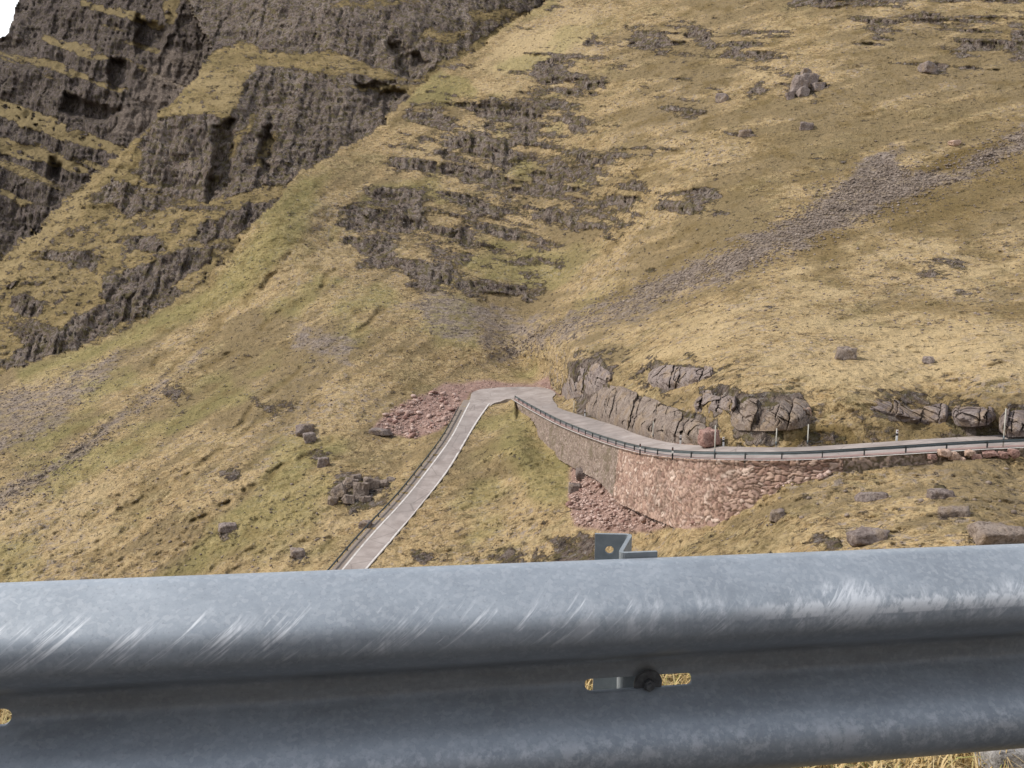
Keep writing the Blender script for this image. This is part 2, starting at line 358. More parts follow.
LA, LB, LC = tps(CA), tps(CB), tps(CC)
pA = [np.exp(LA)*KX, np.exp(LA), np.exp(LA)*SS]
JX = fbm(pA[0]/9, pA[1]/14, pA[2]/5, 4); JY = fbm(pA[0]/9+50, pA[1]/14, pA[2]/4, 4)
JC = fbm(PX/14., PY/14., PX*0+3.3, 4); JC2 = fbm(PX/14., PY/14., PX*0+9.3, 4)
EDGE_A = [(600, -140), (560, -40), (535, 8), (515, 20), (490, 40), (455, 62), (425, 80), (400, 105), (385, 122), (360, 140), (335, 152), (300, 172), (285, 190), (262, 215), (240, 240), (225, 262), (205, 285), (175, 300), (140, 325), (100, 342), (60, 355), (0, 372), (-240, 430), (-240, 700), (1300, 700), (1300, -140)]
EDGE_B = [(-240, 385), (0, 262), (20, 245), (50, 215), (75, 190), (100, 172), (125, 150), (138, 138), (150, 122), (170, 105), (190, 88), (203, 68), (212, 48), (200, 25), (188, 0), (150, -140), (700, -140), (700, 500), (-240, 500)]
isA = in_poly(EDGE_A, PX+JC*7, PY+JC2*7); isB = in_poly(EDGE_B, PX+JC*6, PY+JC2*6) & ~isA
lay = np.where(isA, 0, np.where(isB, 1, 2))

# ------- cover of hillside A
rockA = np.zeros(PX.shape)
big = [[(527,66),(560,58),(580,66),(575,82),(540,84)], [(559,80),(580,70),(612,74),(614,86),(596,92),(566,90)], box(584,602,32,48), [(618,34),(640,26),(662,30),(680,40),(668,53),(630,50)], box(684,718,22,50), [(717,58),(730,40),(752,33),(774,32),(758,48),(735,58)],
       [(470,108),(490,98),(530,102),(545,118),(538,134),(505,134),(475,124)], [(436,140),(470,128),(515,140),(525,160),(505,182),(470,184),(440,170)], box(403,454,106,128), box(562,595,112,136), [(531,172),(560,166),(598,172),(603,188),(585,197),(535,196)],
       [(337,222),(352,200),(380,185),(400,178),(425,190),(428,222),(412,240),(385,232),(365,243),(345,240)], [(352,246),(365,228),(398,232),(402,252),(380,272),(358,262)], box(428,478,244,276), [(400,266),(420,262),(438,272),(440,290),(420,298),(402,288)], [(455,280),(480,274),(530,280),(528,296),(490,299),(460,294)],
       [(473,226),(500,228),(540,238),(570,246),(574,256),(540,254),(500,244),(475,236)], [(522,212),(545,207),(580,216),(614,226),(612,234),(570,230),(530,222)], box(620,648,211,224), [(650,192),(675,186),(718,190),(720,208),(690,216),(655,212)], box(378,437,150,178), [(490,254),(520,256),(560,266),(556,272),(510,268),(490,262)],
       [(783,86),(795,72),(808,67),(822,80),(829,90),(812,98),(790,102)], box(858,897,13,41), box(918,946,9,32), [(948,50),(965,30),(1000,34),(1016,48),(1000,57),(960,57)], [(786,-20),(790,6),(815,6),(840,2),(862,6),(930,4),(1024,7),(1270,12),(1270,-40)],
       box(663,704,106,122), box(751,767,76,92), box(738,753,129,140), box(798,816,122,133), box(920,940,62,75), box(505,540,120,150), box(540,600,196,206), box(600,650,196,204), box(330,352,205,235), box(1000,1040,20,60), box(630,720,-60,-10), box(455,476,225,250)]
low = [box(331,395,470,512), box(293,318,425,446), box(378,398,423,440), box(238,285,350,362), box(240,300,396,416), box(211,250,470,488), box(222,250,523,536), box(296,330,448,462), box(285,310,548,562), box(470,520,540,572), box(395,440,545,566), box(150,200,380,400), box(170,190,550,562),
       box(860,895,492,503), box(925,950,486,500), box(975,1024,525,545), box(850,895,530,545), box(770,790,508,520), box(935,975,505,520), box(800,840,540,552), box(560,575,362,395), box(940,985,402,420), box(1000,1030,408,434), box(870,945,398,424), box(1000,1024,480,500), box(955,975,280,292), box(905,980,256,275), box(810,860,160,172)]
soft_ = np.zeros(PX.shape)
paint(soft_, big, 11, 12, JX, JY); paint(soft_, low, 9, 12, JX, JY, .62)
paint(soft_, [[(337,230),(352,195),(400,150),(425,112),(470,92),(540,88),(600,112),(650,170),(660,205),(640,235),(580,262),(530,300),(440,300),(395,290),(350,275)], [(540,75),(600,30),(650,18),(700,14),(790,30),(800,100),(740,70),(640,60),(600,95)], [(840,0),(1100,0),(1100,70),(1010,62),(930,50),(850,48)], [(460,540),(600,535),(600,600),(400,600)]], 14, 16, JX, JY, .55)
dens = sstep(380, 120, PY)*sstep(330, 460, PX)*sstep(1000, 600, PX)*.6+.18
dens = np.maximum(dens, .5*sstep(700, 900, PX)*sstep(110, 40, PY))
dens = np.maximum(dens, .22*sstep(600, 300, PX)*sstep(330, 420, PY)); dens = np.maximum(dens, .34*sstep(700, 900, PX)*sstep(440, 480, PY))
dens = np.maximum(dens, .36*sstep(680, 780, PX)*sstep(110, 160, PY)*sstep(330, 280, PY))
strat = fbm(pA[0]/26, pA[1]/40, (pA[2]+.22*pA[0])/3.4, 5, .55)
nr = fbm(pA[0]/6+31, pA[1]/9, pA[2]/2.6, 6, .62)
fine_ = nr*.36+strat*.8
rockA = sstep(.24, .66, soft_*.66+fine_*.62)*sstep(.02, .25, soft_)
rockA = np.maximum(rockA, sstep(.60-.52*dens, .84-.52*dens, fine_)*.8)
CUT = [(577, 412), (574, 392), (590, 386), (613, 387), (640, 396), (672, 406), (706, 416), (704, 440), (660, 441), (632, 431), (600, 419)]
paint(soft_, [], 1, 1, JX, JY)
ring = np.zeros(PX.shape); paint(ring, [[(562,398),(566,352),(600,346),(650,356),(720,358),(740,385),(815,385),(830,425),(730,440),(700,440),(600,415)], [(850,395),(1080,390),(1080,430),(960,432),(860,422)]], 9, 12, JX, JY)
rockA = np.maximum(rockA, ring*sstep(-.05, .45, nr))
paint(rockA, [CUT, [(735, 395), (800, 392), (812, 412), (780, 424), (735, 424)], [(655, 366), (690, 364), (714, 372), (690, 382), (660, 392)], [(568, 362), (600, 356), (615, 374), (590, 388), (570, 384)]], 2, 3, JX, JY)
paint(rockA, [[(726, 446), (740, 436), (790, 433), (850, 430), (850, 442), (800, 447)]], 2, 3, JX, JY, .6)
screeA = np.zeros(PX.shape)
paint(screeA, [[(1060,118),(1024,126),(990,146),(940,172),(905,172),(905,150),(886,146),(868,158),(846,183),(800,212),(760,235),(700,262),(640,288),(560,322),(480,358),(500,356),(560,332),(600,312),(680,287),(770,259),(833,230),(910,199),(1024,151),(1100,120)]], 9, 14, JX, JY, .8)
paint(screeA, [[(700,262),(640,288),(560,322),(470,362),(500,366),(570,338),(650,312),(760,268)]], 12, 16, JX, JY, .6)
paint(screeA, [[(0,390),(60,378),(120,350),(142,345),(100,388),(50,432),(-40,470),(-240,520),(-240,440)], [(0,492),(60,450),(130,408),(200,350),(216,345),(150,408),(80,462),(0,512),(-200,600),(-200,560)], box(283,362,326,364), [(400,300),(440,290),(520,310),(560,320),(520,345),(440,340)]], 9, 12, JX, JY, .62)
heathA = np.zeros(PX.shape)
paint(heathA, [[(722,447),(724,434),(760,428),(870,424),(880,444),(800,448)]], 2, 4, JX, JY, .9)
paint(heathA, [[(900,174),(950,152),(1000,136),(1020,124),(1000,144),(950,166),(905,178)]], 4, 8, JX, JY, .95)
paint(heathA, [box(860,990,185,236), box(950,1060,150,205), box(790,860,225,262)], 20, 26, JX, JY, .75)
heathA = np.maximum(heathA, .55*sstep(.2, .5, fbm(pA[0]/16+9, pA[1]/22, pA[2]/9, 4))*sstep(600, 850, PX)*sstep(60, 200, PY))
right_ = sstep(540, 640, PX)*sstep(335, 290, PY)
heathA = np.maximum(heathA, .6*right_*sstep(.08, .45, fbm(pA[0]/7+3, pA[1]/9, pA[2]/4, 5, .6)))
heathA = np.maximum(heathA, .45*sstep(560, 420, PX)*sstep(.2, .5, fbm(pA[0]/6+13, pA[1]/8, pA[2]/4, 5, .6)))
greenA = np.zeros(PX.shape)
paint(greenA, [[(505,410),(520,412),(540,440),(572,462),(570,500),(545,510),(520,480),(500,450)], [(545,462),(572,462),(570,505),(548,505)], box(420,480,295,345)], 10, 8, JX, JY, .4)
paint(greenA, [[(262,225),(300,180),(330,170),(300,240),(240,300),(130,345),(20,385),(20,372),(130,328),(210,285)]], 8, 6, JX, JY, .45)
ca, sa = math.cos(R(-33)), math.sin(R(-33))
lu, lv = PX*ca+PY*sa, -PX*sa+PY*ca
ca, sa = math.cos(R(-16)), math.sin(R(-16))
ru, rv = PX*ca+PY*sa, -PX*sa+PY*ca
wl = sstep(640, 420, PX+.35*(PY-250))
streak = wl*fbm(lu/120, lv/9, PX*0+1, 5, .6)+(1-wl)*fbm(ru/95, rv/10, PX*0+4, 5, .6)
knoll = np.zeros(PX.shape); paint(knoll, [[(590,352),(640,330),(760,318),(900,325),(1040,300),(1270,300),(1270,400),(1024,395),(860,385),(720,365),(640,360)], [(560,560),(800,530),(1100,520),(1100,640),(500,640)], [(500,30),(560,20),(640,15),(560,70),(470,90)], [(780,250),(900,235),(1030,240),(1030,290),(800,300)]], 22, 25, JX, JY)
toneA = .5*knoll-.10-.16*right_+.7*streak+.8*fbm(pA[0]/34, pA[1]/46, pA[2]/18, 5, .6)
greenA = np.maximum(greenA, .4*sstep(660, 520, PX)*sstep(.02, .4, fbm(pA[0]/26+71, pA[1]/34, pA[2]/20, 4, .55)))
gravA = np.zeros(PX.shape)
paint(gravA, [GRV, [(372,430),(388,412),(415,396),(440,388),(458,392),(462,402),(455,418),(440,432),(415,440),(395,436)]], 2.5, 4, JX, JY, .9)
paint(gravA, [[(572,462),(590,455),(612,466),(640,498),(690,514),(722,519),(700,527),(660,530),(620,532),(575,528),(568,500)]], 3, 6, JX, JY, .9)
paint(gravA, [[(636,434),(660,437),(678,440),(700,441),(680,445),(655,441)], [(530,384),(556,372),(562,380),(560,392),(545,386)]], 1.5, 2, JX, JY, .9)
rockA *= (1-gravA)
gul = np.zeros(PX.shape)
for line_ in ([(292, 254), (262, 286), (228, 318), (196, 346), (150, 392), (105, 430), (40, 480)], [(338, 268), (302, 298), (268, 322), (232, 352), (205, 372)], [(250, 300), (205, 335), (160, 360), (120, 395)], [(330, 440), (285, 470), (240, 500), (190, 520)], [(395, 300), (350, 335), (310, 360), (270, 392), (225, 430)], [(300, 395), (240, 430), (180, 480), (120, 510)], [(700, 245), (640, 280), (580, 315), (520, 345)]):
    gul = np.maximum(gul, sstep(4.5, .5, sdist(line_, PX+JX*9, PY+JY*7, False))*sstep(-.35, .25, fbm(PX/22., PY/22., PX*0+8, 3)))
heathA = np.maximum(heathA, gul*.65)
# ------- cover of crag B
JBX = fbm(PX/16., PY/16., PX*0+21, 4); JBY = fbm(PX/16., PY/12., PX*0+27, 4)
rockB = np.zeros(PX.shape)
paint(rockB, [[(150,-140),(620,-140),(560,0),(515,16),(470,45),(425,72),(410,79),(395,73),(360,61),(330,52),(270,51),(245,44),(215,50),(204,66),(198,40)],
  [(232,92),(255,66),(300,73),(350,88),(414,96),(395,122),(362,142),(320,162),(285,185),(245,192),(222,200),(228,150)], [(138,132),(150,117),(190,113),(232,119),(233,150),(226,195),(205,201),(160,191),(140,176)],
  [(112,176),(150,194),(168,212),(130,216),(112,206)], [(196,228),(245,205),(276,199),(287,194),(262,217),(235,237),(200,242)], [(100,278),(140,266),(175,250),(218,243),(208,262),(165,292),(110,332),(70,351),(12,368),(8,356),(50,332),(105,302)],
  box(8,42,294,316), box(60,100,250,270), box(20,70,330,350), box(120,165,235,250)], 2.5, 5, JBX, JBY)
zB = SS*np.exp(LB); bedB = fbm(zB/9+.1*KX*np.exp(LB)/9, KX*np.exp(LB)/80, PX*0+5, 5, .6)
rockB = rockB*(1-.65*sstep(.26, .44, bedB))
nB = fbm(pA[0]/6, pA[1]/9, PY/9., 4)
rockB = sstep(.12, .78, rockB*.85+fbm(pA[0]/5+3, PY/9., PX/14., 5, .62)*.5)
rockB = np.maximum(rockB, .75*sstep(.12, .42, nB)*(.35+.65*sstep(190, 240, PY)))
rockB = np.maximum(rockB, .8*sstep(.15, .4, bedB))
ledges = np.zeros(PX.shape)
paint(ledges, [[(252,112),(262,110),(240,142),(228,160),(226,150)], [(465,12),(515,6),(520,16),(470,24)], [(425,28),(470,32),(455,44),(420,38)], [(330,2),(420,-2),(420,3),(330,7)], [(270,135),(285,125),(262,165),(250,172)]], 3, 6, JBX, JBY, .8)
rockB = rockB*(1-ledges)
spur = np.zeros(PX.shape)
paint(spur, [[(-240,385),(0,262),(50,215),(100,172),(140,138),(170,105),(205,66),(232,70),(246,92),(232,112),(190,110),(150,113),(138,132),(130,176),(112,176),(90,200),(60,232),(30,262),(0,290),(-240,420)]], 4, 7, JBX, JBY)
rockB = rockB*(1-.88*spur)
rockB = np.maximum(rockB, .62*sstep(.08, .42, fbm(PX/8., PY/5., PX*0+41, 5, .62)))
# ------- cover of far mountain C
grassC = np.zeros(PX.shape)
paint(grassC, [[(-240,60),(0,99),(30,109),(65,124),(130,149),(128,158),(60,139),(0,117),(-240,90)], [(-240,110),(0,137),(40,149),(80,164),(96,176),(80,173),(30,160),(0,152),(-240,135)], [(42,35),(80,42),(112,60),(100,61),(60,48)], [(30,57),(60,62),(92,78),(128,91),(118,93),(60,72)], [(80,0),(120,7),(168,25),(160,30),(110,15),(78,4)], [(165,-20),(180,-20),(176,25),(165,20)], [(0,188),(40,205),(20,204),(0,196)]], 1.8, 4, JBX, JBY, .95)
grassC = grassC*sstep(-.5, .05, fbm(PX/8., PY/5., PX*0+61, 5, .62))
screeC = np.zeros(PX.shape)
paint(screeC, [[(108,128),(165,44),(206,64),(142,140),(126,142)]], 3, 4, JBX, JBY, .75)

def vor_np(u, v, seed):
    iu = np.floor(u).astype(int); iv = np.floor(v).astype(int); f1 = np.full(u.shape, 9.); f2 = f1.copy(); cid = np.zeros(u.shape)
    for a in (-1, 0, 1):
        for b in (-1, 0, 1):
            h = _h(iu+a, iv+b, np.full(u.shape, seed)); h2 = _h(iv+b, iu+a, np.full(u.shape, seed+9)); h3 = _h(iu+a, iv+b, np.full(u.shape, seed+33))
            du = iu+a+.15+.7*h/511-u; dv = iv+b+.15+.7*h2/511-v
            d_ = np.sqrt(du*du+dv*dv); nearer = d_ < f1
            f2 = np.where(nearer, f1, np.minimum(f2, d_)); cid = np.where(nearer, h3/511, cid); f1 = np.where(nearer, d_, f1)
    return f1, f2, cid
def detail(L, w, rock, tan, reach, amp, cw, tall, tw=.75):
    L1 = cliffs(L, w, tan, reach); D = np.exp(L1)
    x, y, z = D*KX, D, D*SS
    wx = x+1.2*fbm(x/8, y/8, z/8, 3); wz = z+.8*fbm(x/6+4, y/8, z/5, 3)
    a1, b1, c1 = vor_np(wx/cw, wz/(cw*tall), 71); a2, b2, c2 = vor_np(wx/(cw*.45), wz/(cw*tall*.4), 93)
    joint1 = 1-sstep(0, .22, b1-a1)
    bed = np.abs(perlin(x/40, y/40, z/1.9))
    crag = fbm(x/16, y/20, z/12, 4)
    ter = np.tanh(3.5*perlin(x/70+.15*z/5, y/70, z/5.2+.06*x))+.5*np.tanh(4*perlin(x/40, y/50, z/1.9+.05*x))
    D = D+amp*rock*((c1-.5)*1.3+(c2-.5)*.5+joint1*.6+1.6*crag-.5*bed-tw*ter)
    return D
wA = rockA*(.62+.38*sstep(-.25, .2, strat))
wA = wA*(1-sstep(380, 420, PY)*.6)
DA = detail(LA, wA*.95, rockA*sstep(60, 260, np.exp(LA)), 2.6, 42, 1.15, 1.9, 4)
x, y, z = DA*KX, DA, DA*SS
gl = 1-.6*rockA
q = x*.3-y*.95; al = x*.95+y*.3
DA = DA-(fbm(x/24, y/24, z/24, 3)*2.2*sstep(120, 260, DA)+fbm(x/6, y/6, z/6, 4)*.75+fbm(x/1.7, y/1.7, z/1.7, 3)*.28)*gl
DA = DA-(np.abs(perlin(x/1.5, y/2.2, z/1.2))*1.1+np.abs(perlin(x/.8+5, y/1.2, z/.7))*.45-.3)*sstep(230, 120, DA)*gl
DA = DA+gul*1.1
DA = DA-streak*(1.0-.6*wl)*gl*sstep(90, 170, DA)
DA = DA-sstep(560, 380, PX)*fbm(q/2.6, al/17, z*0+4, 3)*.4*gl-sstep(520, 700, PX)*fbm(x/9., y/5., z/1.3, 3)*.55*gl
DB = detail(LB, rockB*.95, rockB, 2.8, 60, 1.3, 2.4, 9, .35)
cleft = np.zeros(PX.shape); paint(cleft, [[(216,128),(233,122),(229,188),(206,200),(209,180),(216,165)], [(358,82),(408,92),(392,112),(372,106)], [(388,40),(412,48),(424,62),(410,76),(396,66)], [(265,130),(272,122),(270,165),(262,172)]], 4, 9, JBX, JBY)
x, y, z = DB*KX, DB, DB*SS
DB = DB+cleft*(8+5*fbm(PX/9., PY/14., PX*0+13, 3))-(fbm(x/10, y/10, z/10, 4)*2.2+fbm(x/2.6, y/2.6, z/2.6, 3)*.6)
bedq = fbm((SS*np.exp(LC)+.385*KX*np.exp(LC))/11, KX*np.exp(LC)/90, PX*0, 5, .6)
rockC = sstep(.18, .8, (1-grassC)*.82+fbm(PX/13., PY/7., PX*0+2, 5, .62)*.4)*(1-.8*sstep(.22, .42, bedq))
DC = detail(LC, rockC*.95, rockC, 2.5, 35, 1.8, 3.4, 7, .4)
cl2 = np.zeros(PX.shape); paint(cl2, [[(138,18),(166,28),(162,42),(142,52),(135,40)], [(112,58),(135,68),(118,92),(104,76)], [(66,94),(118,112),(100,122),(62,110)], [(52,160),(62,163),(58,180),(50,178)]], 4, 5, JBX, JBY)
x, y, z = DC*KX, DC, DC*SS
DC = DC+cl2*14-fbm(x/14, y/14, z/14, 4)*4
# ground behind the retaining wall face steps back so the wall's stones stand proud of it
NFp = [tuple(a) for a in RNp if a[0] < 1100]
reg = NFp+[(1090, 452), (1024, 456)]+FOOT[::-1][1:]
wm = in_poly(reg, PX, PY) & isA
DA = DA+np.where(wm, 1.6, 0)
D = np.where(lay == 0, DA, np.where(lay == 1, DB, DC))
# skyline of far mountain: fold the surface back behind its crest
SKY = [(-242, 75), (-120, 56), (-40, 42), (0, 37), (8, 34), (10, 27), (13, 19), (15, 8), (18, 0), (30, -50), (60, -142)]
skyl = np.interp(PY.ravel(), [-142, -50, 0, 8, 19, 27, 34, 37, 42, 56, 75], [60, 30, 18, 15, 13, 10, 8, 0, -40, -120, -242]).reshape(PX.shape)
skyl = skyl+JC2*1.5
over = np.clip(skyl-PX, 0, None)*(PY < 75)
sky_m = (over > 0)
X = D*KX; Y = D.copy(); Z = D*SS
fold = sky_m & (over < 26)
drop = np.where(fold, over, 0)
Xc = D*k_of(skyl+drop*.25, PY)
X = np.where(fold, Xc, X); Y = np.where(fold, D+drop*5, Y); Z = np.where(fold, Z-drop*2.0, Z); X = np.where(fold, X*(Y/D), X)
kill = sky_m & (over >= 26)

# conform the ground to the roads
def conform(poly3, inner, outer, side=None):
    global Z
    poly = [(a[0], a[1]) for a in poly3]; zs = np.array([a[2] for a in poly3]); pc = np.array(poly)
    b0 = pc.min(0)-outer-1; b1 = pc.max(0)+outer+1
    m = (X > b0[0]) & (X < b1[0]) & (Y > b0[1]) & (Y < b1[1]) & isA & ~wm
    if side is not None: m &= side
    xx, yy = X[m], Y[m]
    sd = sdist(poly, xx, yy)
    w = np.zeros(len(xx)); zz = np.zeros(len(xx))
    for (px_, py_), z_ in zip(pc, zs):
        iw = 1/((xx-px_)**2+(yy-py_)**2+.5)**2; w += iw; zz += iw*z_
    zz = zz/w-.10-.35*sstep(-.1, .9, sd)
    k = sstep(-outer, -inner, sd)
    Z[m] = Z[m]*(1-k)+zz*k
roadL = list(resample(LL, 3))+list(resample(LR, 3))[::-1]
roadR = list(resample(RN, 3))+list(resample(RF, 3))[::-1]
frontside = (PY < 700)
foot_py = np.interp(PX, [f[0] for f in FOOT], [f[1] for f in FOOT]); top_py = np.interp(PX, RNp[:, 0], RNp[:, 1])
conform(JN, .8, 3, (PY < np.where(PX > 515, top_py+1, 999)))
conform(roadL, 1.2, 6)
conform(roadR, .4, 2.2, (PY < top_py+1) | (PX < 516))
V = np.stack([X, Y, Z], 2).reshape(-1, 3)
idx = np.arange(NYg*NXg).reshape(NYg, NXg)
Q = np.stack([idx[:-1, :-1], idx[1:, :-1], idx[1:, 1:], idx[:-1, 1:]], 2)
rock = np.where(lay == 0, rockA, np.where(lay == 1, rockB, rockC))
scree = np.where(lay == 0, screeA, np.where(lay == 2, screeC, 0)); heather = np.where(lay == 0, heathA, 0.38*(lay == 1))
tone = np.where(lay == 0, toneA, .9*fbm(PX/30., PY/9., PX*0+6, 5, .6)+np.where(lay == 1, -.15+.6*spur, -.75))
green = np.where(lay == 0, greenA, np.where(lay == 1, .15, .1)); gravel = np.where(lay == 0, gravA, 0)
far_shade = np.where(lay == 2, .85, np.where(lay == 1, .22+.5*fbm(PX/34., PY/40., PX*0+77, 3), .06))  # shaded aspect and haze of the farther rock, put into its colour
kq = kill[:-1, :-1] | kill[1:, 1:] | kill[1:, :-1] | kill[:-1, 1:]
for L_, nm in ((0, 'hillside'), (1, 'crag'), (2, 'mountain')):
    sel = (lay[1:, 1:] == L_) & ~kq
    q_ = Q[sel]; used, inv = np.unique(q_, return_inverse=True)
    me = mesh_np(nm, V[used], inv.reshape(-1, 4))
    for an, f in (('rock', rock), ('scree', scree), ('heather', heather), ('green', green), ('gravel', gravel), ('tone', tone), ('far_shade', far_shade)): attr(me, an, f.ravel()[used])
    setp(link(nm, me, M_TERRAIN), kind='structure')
def ground(px, py):
    j = int(np.clip((px-gx[0])/STEP, 0, NXg-1)); i = int(np.clip((py-gy[0])/STEP, 0, NYg-1))
    return np.array([X[i, j], Y[i, j], Z[i, j]])

# ------------------------------------------------------------------ near ground: bank, verge, road under the viewer
RL = np.array([-.609, 1.138, -.422]); RRp = np.array([.753, 1.415, -.464])
rd = (RRp-RL); rd /= np.linalg.norm(rd); yaw = math.atan2(rd[1], rd[0])
nb = np.array([-math.sin(yaw), math.cos(yaw), 0])      # away from the viewer, behind the rail
base0 = RL+(RRp-RL)*.56
def nearz(a): return base0[2]-.70+a*rd[2]/math.hypot(rd[0], rd[1])*.8
bot = V.reshape(NYg, NXg, 3)[-1]
nv = 46; bv = []
jj = np.arange(0, NXg, 3); aa = np.linspace(-60, 60, len(jj))
for k in range(nv):
    f = k/(nv-1)
    for ji, a in zip(jj, aa):
        p0 = np.array([base0[0], base0[1], 0])+np.array([math.cos(yaw), math.sin(yaw), 0])*a+nb*1.75; p0[2] = nearz(a)-.12
        p1 = bot[ji]
        g_ = f**1.6
        p = p0*(1-g_)+p1*g_
        p[2] -= 2.2*math.sin(math.pi*g_)**.8*(1 if f > 0 else 0)
        bv.append(p)
bv = np.array(bv); nw = len(jj)
amp = np.repeat(np.sin(np.linspace(0, math.pi, nv))**.5, nw)
bv[:, 2] += amp*fbm(bv[:, 0]/4, bv[:, 1]/4, bv[:, 2]*0, 4)*.5
bi = np.arange(nv*nw).reshape(nv, nw)
bf = np.stack([bi[:-1, :-1], bi[:-1, 1:], bi[1:, 1:], bi[1:, :-1]], 2).reshape(-1, 4)
me = mesh_np('grassy_bank', bv, bf)
for an, val in (('rock', .12), ('scree', 0), ('heather', .1), ('green', .05), ('gravel', 0)): attr(me, an, np.full(len(bv), val))
setp(link('bank', me, M_TERRAIN), kind='structure')
def strip(name, offs, zs, mat, a0=-60, a1=60, n=160, jitter=0, attrs=False):
    vv = []
    for a in np.linspace(a0, a1, n):
        for o, z_ in zip(offs, zs):
            p = np.array([base0[0], base0[1], 0])+np.array([math.cos(yaw), math.sin(yaw), 0])*a+nb*o; p[2] = nearz(a)+z_
            vv.append(p)
    vv = np.array(vv); m_ = len(offs)
    if jitter: vv[:, 2] += fbm(vv[:, 0]*1.3, vv[:, 1]*1.3, vv[:, 2]*0, 4)*jitter
    i_ = np.arange(len(vv)).reshape(n, m_)
    f_ = np.stack([i_[:-1, :-1], i_[1:, :-1], i_[1:, 1:], i_[:-1, 1:]], 2).reshape(-1, 4)
    me = mesh_np(name, vv, f_)
    if attrs:
        for an, val in (('rock', .1), ('scree', 0), ('heather', .1), ('green', .1), ('gravel', 0)): attr(me, an, np.full(len(vv), val))
    return setp(link(name, me, mat), kind='structure')
strip('verge', np.linspace(-.06, 1.75, 24), np.r_[np.full(22, -.02), -.06, -.12], M_TERRAIN, -12, 12, 240, .05, True)
strip('verge', [-.06, 1.75], [-.03, -.13], M_TERRAIN, -60, -12, 10, 0, True)
strip('verge', [-.06, 1.75], [-.03, -.13], M_TERRAIN, 12, 60, 10, 0, True)
strip('road', [-6.0, -.04], [0.0, 0.0], M_ROADNEAR)
strip('hillside', [-70, -40, -20, -12.5, -12, -9.5, -8.0, -7.0, -6.0], [40, 26, 15, 10.5, 9.5, 6, 3.2, .6, -.03], M_UNSEENCUT, -80, 80, 120, .5, True)  # unseen slope behind the viewer, made steep and dark to dim the rail's reflection
gm = mesh_np('ground', [[-1500, -1500, -78], [1500, -1500, -78], [1500, 1500, -78], [-1500, 1500, -78]], [[0, 1, 2, 3]])
for an in ('rock', 'scree', 'heather', 'green', 'gravel'): attr(gm, an, [0]*4)
setp(link('ground', gm, M_TERRAIN), kind='structure')

# ------------------------------------------------------------------ road surfaces and markings
def ribbon(A, B, lift, name, mat, n=None):
    n = n or max(len(A), len(B)); 
    def rs(Pt):
        c = np.r_[0, np.cumsum(np.linalg.norm(np.diff(Pt, axis=0), axis=1))]; t_ = np.linspace(0, c[-1], n)
        return np.stack([np.interp(t_, c, Pt[:, i]) for i in range(3)], 1)
    a, b = rs(np.asarray(A)), rs(np.asarray(B)); cols = 5
    vv = np.concatenate([a+(b-a)*k/(cols-1) for k in range(cols)]); vv[:, 2] += lift
    i_ = np.arange(cols*n).reshape(cols, n)
    f_ = np.stack([i_[:-1, :-1], i_[1:, :-1], i_[1:, 1:], i_[:-1, 1:]], 2).reshape(-1, 4)
    return setp(link(name, mesh_np(name, vv, f_), mat), kind='structure')
ribbon(LL, LR, 0, 'road', M_ROAD, 90)
ribbon(RN, RF, .02, 'road', M_ROAD, 120)
JS = np.array(smooth_line(JN+[JN[0]], 2))[:-1]
ctl = np.array(list(JN)+list(resample(LL, 3)[-6:])+list(resample(LR, 3)[-6:])+list(resample(RN, 3)[:8])+list(resample(RF, 3)[:6]))
bm = bmesh.new(); bmesh.ops.triangulate(bm, faces=[bm.faces.new([bm.verts.new(p) for p in JS])])
for _ in range(3): bmesh.ops.subdivide_edges(bm, edges=[e for e in bm.edges if e.calc_length() > 1.5], cuts=1, use_grid_fill=True)
for v_ in bm.verts:
    iw = 1/((ctl[:, 0]-v_.co.x)**2+(ctl[:, 1]-v_.co.y)**2+1.5)**2; v_.co.z = float((iw*ctl[:, 2]).sum()/iw.sum())+.03-.35*float(sstep(192, 186, v_.co.y))*(v_.co.x < -2)
bd = [e for e in bm.edges if len(e.link_faces) == 1]; ex = bmesh.ops.extrude_edge_only(bm, edges=bd)
for g_ in ex['geom']:
    if isinstance(g_, bmesh.types.BMVert): g_.co.z -= 1.6
    if isinstance(g_, bmesh.types.BMFace): g_.material_index = 1
jo = setp(bm_obj('road_junction', bm, M_ROAD, None, False), kind='structure'); jo.data.materials.append(M_SHOULDER)
def offset(line, d):
    t_ = np.gradient(line, axis=0); nn = np.stack([t_[:, 1], -t_[:, 0], t_[:, 0]*0], 1); nn /= np.linalg.norm(nn, axis=1)[:, None]
    return line+nn*d
ll = resample(LL, 2); lr = resample(LR, 2)
ribbon(offset(ll, .10), offset(ll, .34), .012, 'road_marking', M_LINE, 80)
ribbon(offset(lr, -.34), offset(lr, -.10), .012, 'road_marking', M_LINE, 80)
rn = resample(RN, 1.5); rf = resample(RF, 1.5)
ribbon(offset(rn, .55), offset(rn, .75), .034, 'road_marking', M_LINE, 120)
# pale concrete edge strip along the top of the wall
ribbon(offset(rn, -.35), offset(rn, .4), .05, 'pavement', M_GRAVEL, 140)
ribbon(offset(ll, -1.25), offset(ll, .05), -.03, 'road_shoulder', M_SHOULDER, 80)

